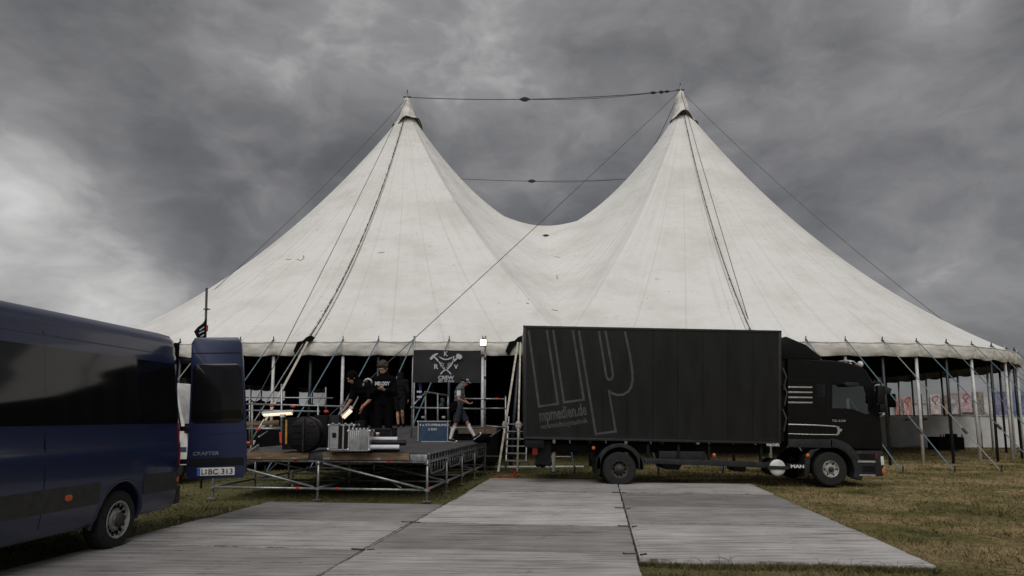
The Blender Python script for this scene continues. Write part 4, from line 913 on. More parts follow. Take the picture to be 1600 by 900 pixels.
for v in (.18,1.9): tape(SP_(0,v,.225),V_)
# lattice beams hanging under the right edge
for j in range(NB):
    a,b=j*BV+.12,(j+1)*BV-.12; z0,z1=.50,.70; m=MB(); n=3
    pts=[SP_(.0,a,z1),SP_(0,a+.18,z0),SP_(0,b-.18,z0),SP_(0,b,z1)]; m.path(pts,.015,6)
    for k in range(1,6):
        v=a+(b-a)*k/6; m.tube(SP_(0,v,z1+.03),SP_(0,v,z0),.010,6)
    part('lattice_beam',m,M['steel'],stage,True)
# deck panels: each 1.03 m wide plank element, timber fascia in front, ribbed metal edge on the right
nu,nv=4,4
for i in range(nu):
    for j in range(nv):
        u1=-i*(-UL)/nu-.004; u0=-(i+1)*(-UL)/nu+.004; v0=j*BV+.004; v1=(j+1)*BV-.004; P=[SP_(u0,v0),SP_(u1,v0),SP_(u1,v1),SP_(u0,v1)]; dz=random.uniform(-.002,.002)
        m=MB(); m.add([p+Vector((0,0,DZ-.045)) for p in P]+[p+Vector((0,0,DZ+dz)) for p in P],[(3,2,1,0),(4,5,6,7),(0,1,5,4),(1,2,6,5),(2,3,7,6),(3,0,4,7)]); part('deck_panel',m,M['deck'],stage)
def obar(a,b,w,h,mt,name,**k): m=MB(); m.bar(a,b,w,h); return part(name,m,M[mt],k.get('parent') or stage,bevel=.004)
obar(SP_(-.34,-.035,DZ-.075),SP_(-2.05,-.035,DZ-.075),.05,.13,'wood','timber_fascia'); obar(SP_(-2.34,-.035,DZ-.075),SP_(-3.75,-.035,DZ-.075),.05,.13,'wood','timber_fascia'); obar(SP_(-3.76,-.035,DZ-.075),SP_(-4.28,-.035,DZ-.075),.05,.13,'wood','timber_fascia')
obar(SP_(0,-.02,DZ-.09),SP_(-.33,-.02,DZ-.09),.03,.12,'steel','end_plate'); obar(SP_(-2.06,-.02,DZ-.09),SP_(-2.33,-.02,DZ-.09),.02,.12,'steel_dark','end_plate')
for u in (-.9,-2.55,-3.3,-1.9): obar(SP_(u,-.065,DZ-.12),SP_(u-.12,-.065,DZ-.12),.012,.04,'steel','fixing_plate')
obar(SP_(.02,0,DZ-.02),SP_(.02,NB*BV,DZ-.02),.03,.035,'steel','edge_rail'); obar(SP_(.015,0,DZ-.15),SP_(.015,NB*BV,DZ-.15),.025,.03,'steel','edge_rail')
for k in range(26): v=.06+k*(NB*BV-.1)/25.; obar(SP_(.012,v,DZ-.085),SP_(.012,v+.045+(.06 if k%5==0 else 0),DZ-.085),.012,.10,'steel','edge_web')
obar(SP_(-.01,0,DZ-.085),SP_(-.01,NB*BV,DZ-.085),.004,.10,'steel_dark','edge_back')
# ---- banner frame on the back right, railings
BF=sv+3.72*BV; YB=gr(642,690,DZ).y
def bp(px,py,Y=19.0): return at(px,py,Y)
gl=bp(642.5,687); gl.z=DZ
stube(gl,bp(648,525)); stube(bp(757,738),bp(758.5,525)); m=MB(); m.tube(gl,gl+Vector((0,0,.09)),.03); part('red_tape',m,M['redtape'],stage)
stube(bp(642,637),bp(760,639)); stube(bp(642,668),bp(757,669),.02)
stube(bp(665,612,19.6),bp(665,690,19.6)); stube(bp(684,615,19.6),bp(684,690,19.6)); stube(bp(642,637),bp(666,612,19.6),.024); stube(bp(664,612.5,19.6),bp(700,618,20.6)); stube(bp(700,618,20.6),bp(700,660,20.6))
stube(bp(725,623,21),bp(791,623.5,21)); stube(bp(760,638,20.5),bp(791,638,20.5),.02); stube(bp(790,619,20.8),bp(790,735,20.8)); stube(bp(757,665,20),bp(790,668,20),.02)
stube(bp(755,690,19.2),bp(782,671,20),.018,'brace'); stube(bp(700,713,19.2),bp(785,713,20.6),.02)
tp_=bp(776,623.2,20.95); m=MB(); m.tube(tp_-Vector((.06,0,0)),tp_+Vector((.06,0,0)),.029); part('red_tape',m,M['redtape'],stage)
for z in (560,590,625,655,690): m=MB(); q=bp(758,z); m.tube(q-Vector((0,0,.035)),q+Vector((0,0,.035)),.036); part('coupler',m,M['steel_dark'],stage)
# left rear railing
def L_(px,py,Y=17.2): return at(px,py,Y)
for x in (394,440,497):
    stube(L_(x,628 if x!=440 else 600),L_(x,705),.024,'standard')
stube(L_(376,631),L_(552,635.5)); stube(L_(376,641,17.6),L_(500,643,17.6)); stube(L_(384,670),L_(440,669.5)); stube(L_(384,621,19),L_(520,622,19),.02); stube(L_(552,635,17.2),L_(560,620,19),.02)
stube(L_(388,697),L_(413,655),.022,'brace'); stube(L_(404,683,17.0),L_(418,674,17.6),.018,'brace'); stube(L_(390,619,19),L_(390,700,19),.022); stube(L_(509,605,19),L_(509,640,19),.02)
for (x,y) in ((425,634),(458,635),(510,643),(403,671),(388,692)):
    q=L_(x,y,17.19 if y<650 else 17.1); m=MB(); m.tube(q-U*.05,q+U*.05,.034); part('red_tape',m,M['redtape'],stage)
# toe boards and a timber plank behind the left rail
obar(L_(384,662,18),L_(436,660,18),.03,.12,'wood','timber_plank'); obar(L_(388,712,13.6),L_(404,700,14.4),.03,.16,'steel','end_plate')
# ---- inner stage inside the tent, with a ramp up to it
IZ=1.25; m=MB(); 
inner=empty('inner_stage',(-3.2,21,0),'dark raised stage floor inside the tent behind the banner frame','stage')
m=MB(); m.b2(-9,-.45,20.6,31,IZ-.06,IZ); part('floor',m,M['deck'],inner)
m=MB(); m.b2(-1.6,-.47,20.55,20.60,IZ-.17,IZ-.01); part('front_board',m,M['wood'],inner)
m=MB(); m.b2(-9,-.47,20.62,30.9,.25,IZ-.062); part('stage_skirt',m,M['black'],inner)
ra=empty('ramp',(-3.9,19.2,.9),'dark ramp sloping from the scaffold stage up into the tent','ramp')
m=MB(); m.add([(-5.4,18.3,DZ+.004),(-2.45,18.3,DZ+.004),(-2.45,20.65,IZ+.006),(-5.4,20.65,IZ+.006),(-5.4,18.3,DZ-.04),(-2.45,18.3,DZ-.04),(-2.45,20.65,IZ-.05),(-5.4,20.65,IZ-.05)],[(0,1,2,3),(4,5,6,7),(0,1,5,4),(1,2,6,5),(2,3,7,6),(3,0,4,7)]); part('ramp_board',m,M['deck'],ra)
# ---- banner (flat printed cloth tied in the frame)
BY=18.93
ban=empty('crew_banner',at(697,598,BY),'black cloth banner with a white crossed tools emblem and the word CREW','banner')
def B(px,py): return at(px,py,BY)
m=MB(); vs=[];nx_,nz_=30,16
for i in range(nx_+1):
    for j in range(nz_+1):
        f,g_=i/nx_,j/nz_; tl,tr,bl,br=B(646.5,547),B(751.5,547.5),B(644.5,597.5),B(750.5,598.5); p=tl.lerp(tr,f).lerp(bl.lerp(br,f),g_)
        p.y+=.012*math.sin(f*9+g_*3)+.02*math.sin(f*4-g_*5)*g_; p.z+=.012*math.sin(f*6.3)*(1-g_); vs.append(p)
m.add(vs,[(i*(nz_+1)+j,(i+1)*(nz_+1)+j,(i+1)*(nz_+1)+j+1,i*(nz_+1)+j+1) for i in range(nx_) for j in range(nz_)]); part('cloth',m,M['charcoal'],ban,True)
def ZB(x,y): return (650+x/12.86,540+y/12.86)
def pstroke(pts,w,closed=False):
    P=[B(*ZB(*p))+Vector((0,-.042,0)) for p in pts]; 
    if closed: P=P+[P[0],P[1]]
    m=MB(); n=len(P); vs=[]
    for i,p in enumerate(P):
        d=(P[min(i+1,n-1)]-P[max(i-1,0)]).normalized(); t=Vector((-d.z,0,d.x)); ww=w/660*1.0
        vs+=[p+t*ww/2,p-t*ww/2]
    m.add(vs+[v+Vector((0,.003,0)) for v in vs],[(2*i,2*i+1,2*i+3,2*i+2) for i in range(n-1)]); part('emblem_line',m,M['print'],ban)
def pfill(pts):
    P=[B(*ZB(*p)) for p in pts]; m=MB(); m.prism([(p.x,p.z) for p in P],lambda a,b,w:Vector((a,BY-.045+w,b)),0,.003); part('emblem_shape',m,M['print'],ban)
pstroke([(455,215),(470,320),(505,400),(560,460),(600,500),(650,460),(705,400),(745,320),(765,215),(700,255),(640,280),(570,280),(510,255)],24,True)
pfill([(275,265),(330,195),(400,160),(455,155),(440,180),(395,205),(365,240),(310,295)]); pstroke([(370,225),(460,320)],30); pstroke([(590,490),(545,520),(495,575)],22); pstroke([(610,490),(655,520),(705,575)],22)
pfill([(800,215),(830,165),(875,170),(910,190),(935,235),(890,285),(850,265),(820,250)]); pstroke([(840,245),(745,325)],34)
for sx in (-1,1):
    pstroke([(600+sx*x,y) for x,y in ((15,430),(35,375),(85,345),(95,375),(60,430),(25,450))],10,True); pstroke([(600+sx*x,y) for x,y in ((35,415),(65,385))],12)
for tx_,x,y,w,h in (('K',565,212,75,85),('R',368,470,78,85),('V',765,470,75,80),('CREW',445,680,290,65),('EST. 74 2010',452,735,285,36)):
    text(tx_,M['print'],ban,B(*ZB(x,y))+Vector((0,-.042,0)),(1,0,0),(0,0,1),w/660,h/660,'lettering',False,.03)
# blue and white striped cloth hanging on the rail under the banner
m=MB(); vs=[]
for k in range(7):
    f=k/6; vs+=[at(653+3*math.sin(f*2),599+27*f,19.15),at(659-2*f,599+27*f,19.1)]
m.add(vs,[(2*i,2*i+1,2*i+3,2*i+2) for i in range(6)])
sc=empty('striped_towel',at(656,626,19.1),'blue and white striped towel hanging below the left of the banner','towel'); part('towel_cloth',m,mat('blue towel',(.06,.08,.25),.9,0,12,.3),sc)
for y in (612,620): m=MB(); m.b2(at(651.5,y,19.05).x,at(659,y,19.05).x,19.02,19.03,at(655,y+1.6,19.05).z,at(655,y-1.4,19.05).z); part('stripe',m,M['print'],sc)
# floodlight
fl=empty('floodlight',at(757,535,18.9),'lit square floodlight clamped to the top of the right banner pole','floodlight')
m=MB(); c=at(755,535.5,18.85); m.box(c,(.21,.10,.20)); part('housing',m,M['plastic'],fl,bevel=.015)
m=MB(); m.box(c+Vector((-.0,-.056,0)),(.17,.008,.165)); part('lit_glass',m,M['flood'],fl,bevel=.003)
m=MB(); m.box(c+Vector((.06,.08,-.02)),(.04,.10,.04)); m.box(c+Vector((.0,.02,.12)),(.05,.04,.04)); part('bracket',m,M['steel_dark'],fl)
# ---- black flag on a tall scaffold tube at the left
fp=empty('flag_pole',Vector((at(323,600,15.5).x,15.5,0)),'tall thin scaffold tube with a small black flag, rising behind the open van door','flag pole')
b_=at(323,600,15.5); m=MB(); m.tube((b_.x-.0,15.5,0),at(323,450,15.5),.026,10); part('pole',m,M['steel_dark'],fp,True)
m=MB(); q=at(323,483,15.5); m.tube(q-Vector((.08,0,0)),q+Vector((.08,0,0)),.012); m.box(q,(.07,.07,.03)); part('coupler',m,M['steel_dark'],fp)
m=MB(); q=at(323,513,15.5); m.tube(q-Vector((0,0,.07)),q+Vector((0,0,.07)),.031); part('red_tape',m,M['redtape'],fp)
m=MB(); vs=[]
for (a,b) in (((323,496),(322,500)),((317,505),(322,512)),((309,511),(321,524)),((303,518),(322,535)),((306,524),(321,540)),((308,528),(320,548))):
    vs+=[at(*a,15.46),at(*b,15.42)]
m.add(vs,[(2*i,2*i+1,2*i+3,2*i+2) for i in range(5)]); part('flag',m,M['black'],fp)
for pts in (((312,516),(319,511)),((311,521),(319,517)),((314,526),(319,523))):
    m=MB(); a,b=at(*pts[0],15.38),at(*pts[1],15.38); m.bar(a,b,.01,.022,up=(0,0,1)); part('flag_print',m,M['print'],fp)
# ---- lit tube fixtures
def fixture(a,b,loc_label):
    o=empty('work_light',a,loc_label,'work light','lit tube work lights'); a=Vector(a); b=Vector(b); d=(b-a).normalized()
    up=Vector((0,.0,1)); m=MB(); m.bar(a,b,.10,.06); part('housing',m,M['white'],o,bevel=.01)
    dn=Vector((0,-.35,-1)).normalized(); sd_=d.cross(dn).normalized()
    for k in (-1,1):
        m=MB(); off=dn*.05+sd_*.03*k; m.tube(a+d*.03+off,b-d*.03+off,.019,10); part('lit_tube',m,M['tubelit'],o,True)
    m=MB()
    for p in (a+d*.01,b-d*.01): m.box(p+dn*.045,(.03,.11,.06),)
    part('end_cap',m,M['white'],o) if False else None
    return o
fixture(at(410,645.5,14.6),at(459,642.5,14.6),'lit white tube lamp lying on the left railing')
fixture(at(535,651,13.9),at(551,636,13.9),'lit white tube lamp held by the bending man')
# ---- cases on the front edge of the stage
def case_box(name,label,px0,px1,py0,py1,Y,dep,mt,edge='alu',cat='case',ew=.022,rot=0,group=None):
    a=at(px0,py1,Y); b=at(px1,py0,Y); z0=max(a.z,DZ); o=empty(name,((a.x+b.x)/2,Y,z0),label,cat,group)
    w=b.x-a.x; h=b.z-z0; m=MB(); m.b2(a.x+.004,b.x-.004,Y+.004,Y+dep-.004,z0+.004,b.z-.004); part('case_body',m,M[mt],o)
    if edge:
        m=MB()
        for zz_ in (z0+ew/2,b.z-ew/2):
            for yy in (Y,Y+dep): m.bar((a.x,yy,zz_),(b.x,yy,zz_),ew,ew)
            for xx in (a.x,b.x): m.bar((xx,Y,zz_),(xx,Y+dep,zz_),ew,ew)
        for xx in (a.x+ew/2,b.x-ew/2):
            for yy in (Y,Y+dep): m.bar((xx,yy,z0),(xx,yy,b.z),ew,ew,up=(0,1,0))
        part('edge_frame',m,M[edge],o,kind='stuff' if False else None)
        m=MB()
        for xx in (a.x,b.x):
            for yy in (Y,Y+dep):
                for zz_ in (z0+.02,b.z-.02): m.ell((xx,yy,zz_),(.028,.028,.028),None,8,6)
        part('ball_corners',m,M[edge],o,True,kind='stuff')
    return o,a,b,z0
o,a,b,z0=case_box('hard_case','tall black case with a yellow strap at the left end of the stage edge',440,472,652,703,13.35,.5,'plastic',None)
m=MB(); q0,q1=at(447.5,656,13.34),at(447,694,13.34); m.bar(q0,q1,.035,.008,up=(0,1,0)); part('yellow_strap',m,M['yellow'],o)
m=MB(); q=at(442,652,13.5); m.box(q+Vector((0,0,.03)),(.08,.12,.05)); part('bracket',m,M['white'],o)
m=MB(); q=at(438,684,13.3); m.bar(at(438,675,13.3),at(439,692,13.3),.04,.01,up=(0,1,0)); part('red_tape',m,M['redtape'],o)
# round drum case: faceted disc standing on its rim
dc=empty('drum_case',(at(481,700,13.5).x,13.5,DZ),'big round black drum case standing on its rim beside the yellow strapped case','drum case')
c=at(481,674,13.55); c.z=DZ+.345; m=MB(); m.lathe([(.001,-.26),(.20,-.27),(.32,-.24),(.345,-.20),(.345,.06),(.32,.10),(.001,.12)],c,(.03,1,0),14); o=part('shell',m,M['plastic'],dc,bevel=.01)
m=MB(); m.bar(c+Vector((.0,-.285,-.33)),c+Vector((.0,-.285,.33)),.03,.03,up=(0,1,0)); part('closing_rib',m,M['greyplastic'],dc,bevel=.005)
for s_ in (-1,1):
    for z in (-.2,-.08,.04,.16): m=MB(); m.bar(c+Vector((s_*.06,-.275,z)),c+Vector((s_*.24,-.262,z)),.018,.012); part('moulded_rib',m,M['plastic'],dc)
m=MB(); m.box(c+Vector((.13,-.272,.24)),(.07,.01,.02)); part('red_label',m,M['red'],dc)
case_box('hard_case','plain black case behind the round drum case',489,512,648,700,13.9,.5,'plastic',None)
case_box('hard_case','small dark case standing upright above the silver flight case',512,530,648,664,14.0,.3,'greyplastic',None)
o,a,b,z0=case_box('flight_case','silver and black flight case with aluminium edges at the stage edge',512.5,553,663,703.5,13.1,.42,'plastic')
m=MB(); m.b2(a.x+.03,a.x+.19,13.085,13.10,z0+.03,b.z-.03); part('silver_side',m,M['alu'],o); m=MB(); m.b2(a.x+.075,a.x+.15,13.07,13.085,z0+.24,z0+.33); part('handle_recess',m,M['plastic'],o,bevel=.005)
for xx in (.27,.38): m=MB(); m.b2(a.x+xx,a.x+xx+.028,13.078,13.09,z0+.02,b.z-.02); part('aluminium_bar',m,M['alu'],o)
for k in range(4): m=MB(); m.b2(a.x+.06+k*.12,a.x+.10+k*.12,13.07,13.12,b.z+.0,b.z+.025); part('latch',m,M['chrome'],o,bevel=.004)
o,a,b,z0=case_box('flight_case','ribbed aluminium case with latches on top, right of the silver and black one',543.5,577.5,672,704.5,12.98,.36,'alu')
for k in range(9):
    xx=a.x+.03+k*(b.x-a.x-.06)/8.6; m=MB(); m.b2(xx,xx+.022,12.962,12.975,z0+.02,b.z-.02); part('rib',m,M['alu'] if k<5 else M['steel'],o,bevel=.004)
for k in range(5): m=MB(); xx=a.x+.07+k*.07; m.box((xx,13.05,b.z+.02),(.04,.06,.035)); part('latch',m,M['chrome'],o,bevel=.006)
o,a,b,z0=case_box('equipment_case','low black case with a red and white cup picture behind the rolled papers',572,613.5,668.5,702,13.75,.6,'plastic',None)
for xx in (a.x+.01,b.x-.03): m=MB(); m.b2(xx,xx+.02,13.735,13.75,z0+.01,b.z-.01); part('corner_strip',m,M['greyplastic'],o)
m=MB(); m.b2(a.x+.01,b.x-.01,13.735,13.75,b.z-.035,b.z-.01); part('lid_edge',m,M['greyplastic'],o)
cu=empty('paper_cup',at(590,685,13.6),'small red and white cup standing in front of the low black case','cup'); q=at(590,684,13.6); m=MB(); m.tube(q,q+Vector((0,0,.10)),.028,14,.036); part('cup_body',m,M['redtape'],cu,True); m=MB(); m.tube(q+Vector((0,0,.06)),q+Vector((0,0,.102)),.034,14,.0372); part('cup_band',m,M['plate'],cu,True)
for (x0,x1,y,Y,r,mt,lab) in ((577,634,692,13.25,.052,'plastic','thick black roll lying behind the front white roll'),(577,621,686,13.45,.042,'paper','white paper roll lying farther back in front of the low black case'),(577,624,698.5,13.05,.042,'paper','white paper roll lying nearest the stage edge')):
    a=at(x0,y,Y); b=at(x1,y-.3,Y); a.z=b.z=max(a.z,DZ+r) if y>690 else a.z; m=MB(); m.tube(a,b,r,18); solo('paper_roll' if mt=='paper' else 'cloth_roll',m,M[mt],lab,'roll',smooth=False); 
    smoothed(bpy.context.scene.collection.objects[-1])
# a box under the farther roll so it rests on something
m=MB(); a=at(576,689,13.45); b=at(622,689,13.45); m.b2(a.x,b.x,13.36,13.70,DZ+.001,at(600,686,13.45).z-.042); solo('flat_case',m,M['plastic'],'flat black case carrying the farther white paper roll','case',bevel=.006)
m=MB(); a=at(553,664,14.0); m.b2(a.x,at(570,664,14).x,14.0,14.35,DZ,at(560,657,14).z); solo('soft_bag',m,M['cloth2'],'dark soft bag between the bending man and the aluminium case','bag',bevel=.05)
# blue flight case with lettering
o,a,b,z0=case_box('lighting_case','dark blue flight case with white stencilled letters STUFENLINSE on wheels','x' and 652.5,700.5,648,681,18.55,.55,'bcase','alu','flight case',.026)
o.location.z=DZ
for x in (665,672,690,696): q=at(x,684.5,18.7); m=MB(); m.tube((q.x-.02,18.7,DZ+.045),(q.x+.02,18.7,DZ+.045),.045,14); m.box((q.x,18.7,DZ+.11),(.05,.06,.07)); part('castor',m,M['steel_dark'],o)
text('4 x STUFENLINSE',M['plate'],o,at(655,665.5,18.545),(1,0,0),(0,0,1),.80,.055,'lettering',False,.02); text('2 KW',M['plate'],o,at(669,672.5,18.545),(1,0,0),(0,0,1),.24,.06,'lettering',False,.02)
for x in (661,693): m=MB(); q=at(x,652,18.54); m.box(q,(.09,.02,.06)); part('latch',m,M['steel'],o,bevel=.006)
# crumpled blue bag on the rail
m=MB(); rr=random.Random(8); c=at(691,632,19.9)
for k in range(7): m.ell(c+Vector((rr.uniform(-.07,.07),rr.uniform(-.05,.05),rr.uniform(-.15,.17))),(rr.uniform(.05,.09),.05,rr.uniform(.06,.1)),None,10,7)
bg_=empty('carrier_bag',c-Vector((0,0,.2)),'dim blue green carrier bag hanging on the rail left of the walking man','bag'); remesh('bag_skin',m,mat('teal plastic',(.02,.06,.075),.5,0,8,.3),.02,bg_,2)
# ---- black bag on the front right corner behind the walking man's foot
m=MB(); 
for k in range(5): m.ell(at(746+k*3.5,684,18.4)+Vector((0,rr.uniform(-.1,.1),-.02+.02*(k%2))),(.12,.14,.12),None,10,7)
kb=empty('kit_bag',at(753,690,18.4),'black kit bag on the right rear corner of the stage','bag'); kb.location.z=DZ; remesh('bag_skin',m,M['cloth'],.02,kb,3)
# ================================================================ STAIR UNIT, PIPES AND CLUTTER BESIDE THE TRUCK
st=empty('stair_unit',Vector((at(806,700,19.4).x,19.4,0)),'aluminium stair unit with open treads behind the rear of the truck','stairs')
for k in range(6):
    y=662.5+k*11.4; m=MB(); a=at(793-k*.7,y,20.3-k*.18); b=at(822,y+.3,20.3-k*.18); m.bar(a,b,.20,.028); part('tread',m,M['steel'],st)
for x0,x1 in ((795,790.5),(823,822)):
    m=MB(); m.bar(at(x0,652,20.5),at(x1,722,19.35),.03,.07,up=(0,1,0)); part('stringer',m,M['steel'],st)
m=MB(); m.tube((at(757,730,21.2).x,21.2,.05),(at(912,728,21.2).x,21.2,.06),.035,8); solo('ground_pipe',m,M['white'],'long white pipe lying on the grass behind the truck rear','pipe')
m=MB(); m.tube((at(865,730,20.2).x,20.2,0),at(865,709,20.2),.055,10); m.tube(at(853,713.5,20.2),at(892,713.8,20.2),.02,6); solo('stub_post',m,M['white'],'short white post with a thin crossbar seen under the truck body','post')
m=MB(); 
for k in range(8): m.ell(at(840+k*2.6,718+rr.uniform(0,8),19.0)+Vector((0,rr.uniform(-.1,.1),0)),(.09,.1,rr.uniform(.08,.15)),None,8,6)
tb=empty('blue_tarp',Vector((at(849,726,19).x,19,0)),'crumpled dark blue tarp on the grass behind the truck rear','tarp'); remesh('tarp_skin',m,M['tarp'],.03,tb,1)
for lab,pts in (('orange cable curling on the grass at the far end of the mats',[(772,745),(790,743.5),(801,745),(806,740),(799,735),(807,729),(813,722),(815,716)]),('red orange cable loop beside the strap stakes',[(800,742),(806,736),(811,742),(804,747),(780,748),(768,746.5)])):
    m=MB(); P=[gr(x,y,.015) if y>728 else at(x,y,19.6) for x,y in pts]; Q=[]
    for i in range(len(P)-1):
        for t in range(5): Q.append(P[i].lerp(P[i+1],t/5))
    m.path(Q,.016,6); solo('cable',m,M['orangecord'],lab,'cable',smooth=True)
# ================================================================ RIGHT SIDE: sheeting wall, counter, poster fence
wall=empty('sheeting_wall',(24,35,0),'low pale grey sheeting wall under the right side of the tent','wall')
xs2=[16.3]+[17.6+1.55*i for i in range(18)]
for i in range(len(xs2)-1):
    a,b=xs2[i],xs2[i+1]; n=8; vs=[]
    for k in range(n+1):
        for j in range(5): vs.append((a+.02+(b-a-.04)*k/n,35+.03*math.sin(k*1.3+i)+.02*math.sin(j*2+k),.02+1.58*j/4-.02*math.sin(math.pi*k/n)*(j==4)))
    m=MB().add(vs,[(k*5+j,(k+1)*5+j,(k+1)*5+j+1,k*5+j+1) for k in range(n) for j in range(4)]); part('sheet',m,M['grey_wall2'] if i in (1,2) else M['grey_wall'],wall,True)
    m=MB(); m.tube((a,34.97,0),(a,34.97,1.66),.022,8); part('wall_post',m,M['steel'] if i%3 else M['dpole'],wall,True)
m=MB(); m.tube((16.3,34.97,1.62),(xs2[-1],34.97,1.62),.022,8); part('top_rail',m,M['steel'],wall,True)
for x,y in ((1417,656),(1446,655)): m=MB(); q=at(x,y,34.9); m.box(q,(.18,.04,.08)); part('bracket',m,M['steel_dark'],wall)
m=MB(); m.bar(at(1412,697,34.8),at(1451,694,34.8),.03,.08); part('bottom_hem',m,M['print'],wall)
ct=empty('bar_counter',Vector((at(1486,703,33).x,33,0)),'black draped counter with small items on top by the grey wall','counter')
a,b=at(1464,683,33),at(1508,704,33); m=MB(); m.b2(a.x,b.x,33,33.8,0,a.z); part('draped_body',m,M['black'],ct,bevel=.02)
m=MB(); q=at(1486,681,33.2); m.box(q,(.42,.3,.20)); part('box_on_top',m,M['black'],ct,bevel=.02)
for x in (1470,1474,1503): m=MB(); q=at(x,683,33.2); m.tube(q,q+Vector((0,0,.14)),.03,8,.02); part('bottle',m,M['plastic'],ct)
m=MB(); m.box(at(1389,626,38)+Vector((0,0,0)),(.62,.3,.75)); bb=empty('black_sign',at(1389,648,38),'black board standing above the grey wall next to the truck mirror','board'); bb.location.z=0; part('board',m,M['plastic'],bb,bevel=.01); m=MB(); m.tube((at(1389,640,38).x,38,0),at(1389,634,38),.04); part('board_post',m,M['dpole'],bb)
fen=empty('festival_fence',(38,57,0),'long white mesh fence hung with printed sheets beyond the tent','fence')
FY=57.0
for k in range(14):
    x=22+k*3.0; m=MB(); m.b2(x,x+2.94,FY,FY+.04,.15,3.05+.12*math.sin(k*2.1)); part('fence_sheet',m,mat('fence sheet',(.36,.36,.37),.8,0,1.5,.15) if k==0 else bpy.data.materials['fence sheet'],fen)
    m=MB(); m.tube((x,FY-.06,0),(x,FY-.06,3.4),.035,8); part('fence_post',m,M['steel_dark'],fen)
m=MB(); m.tube((22,FY-.06,2.6),(64,FY-.06,2.6),.02,6); part('fence_rail',m,M['steel_dark'],fen)
posters=[(1400,1409,622,648,(.25,.13,.11),'narrow brown red poster'),(1413,1424,620,648,(.42,.22,.20),'pink figure poster'),(1455,1468,616,647,(.45,.36,.36),'pale poster with a red figure'),(1474,1485,618,647,(.20,.14,.10),'brown photo poster'),(1487,1499,614,647,(.26,.24,.25),'grey group photo poster'),
 (1502,1517,613,644,(.44,.28,.30),'white poster with a red scribbled emblem'),(1521,1536,612,648,(.17,.15,.13),'dark brown photo poster'),(1539,1551,620,648,(.5,.5,.5),'plain white sheet'),(1552,1577,612,648,(.14,.14,.22),'large dull violet sheet'),(1580,1612,612,649,(.10,.13,.22),'large dark blue sheet')]
for (x0,x1,y0,y1,c_,lab) in posters:
    a,b=at(x0,y1,FY-.3),at(x1,y0,FY-.3); o=empty('poster',((a.x+b.x)/2,FY-.3,a.z),lab+' hung on the far white fence','poster','posters on the far fence')
    m=MB(); m.b2(a.x,b.x,FY-.31,FY-.28,a.z,b.z); part('sheet',m,mat('poster print',tuple(q*.8 for q in c_),.8,0,3.2,.35,alt=tuple(min(.5,q*1.5) for q in c_),altp=(.42,.56)),o)
    if 'figure' in lab or 'emblem' in lab:
        cx,cz=(a.x+b.x)/2,(a.z+b.z)/2+.1; m=MB(); m.path([(cx+.28*math.sin(t*2.1)*math.cos(t*.7),FY-.33,cz+.25+.34*math.cos(t*1.3)) for t in [i*.35 for i in range(16)]],.035,5); part('printed_figure',m,mat('dull red print',(.24,.09,.10),.8),o)
# ================================================================ WHITE AMBULANCE-LIKE VAN far left, behind the open door
wv=empty('white_van',(at(290,745,16.6).x-2.3,16.6,0),'white van with red markings half hidden between the blue van and its open door','van')
m=MB(); x1=at(294.5,700,16.6).x; x0=x1-5.4
prof=[(x0,.42),(x1-.02,.42),(x1,.75),(x1-.05,1.15),(x1-.22,1.75),(x1-.35,2.2),(x1-.55,2.42),(x0+.1,2.5),(x0,2.3)]
m.prism(prof,lambda a,b,w:Vector((a,16.6+w,b)),0,1.9); part('body',m,M['white'],wv,bevel=.06)
m=MB(); m.prism([(x1-.55,1.35),(x1-.20,1.35),(x1-.33,1.95),(x1-.55,1.95)],lambda a,b,w:Vector((a,16.59+w,b)),0,.02); part('window',m,M['glass'],wv)
m=MB(); m.b2(x1-.5,x1-.05,16.585,16.60,.75,.86); part('blue_stripe',m,M['bcase'],wv); m=MB(); m.b2(x1-.5,x1-.37,16.58,16.60,2.05,2.2); part('red_mark',m,M['redtape'],wv); m=MB(); m.b2(x1-.12,x1-.0,16.59,16.7,1.2,1.42); part('rear_lamp',m,M['plastic'],wv)
for xx in (x1-.45,x0+.9):
    w=bpy.data.objects.new('wheel',None); COL.objects.link(w); w.parent=wv; w.location=Vector((xx,16.6+.12,.34))-wv.location; wheel(w,(0,0,0),(0,-1,0),.34,.2,.20,8,M['silver'],.03,True,.35)
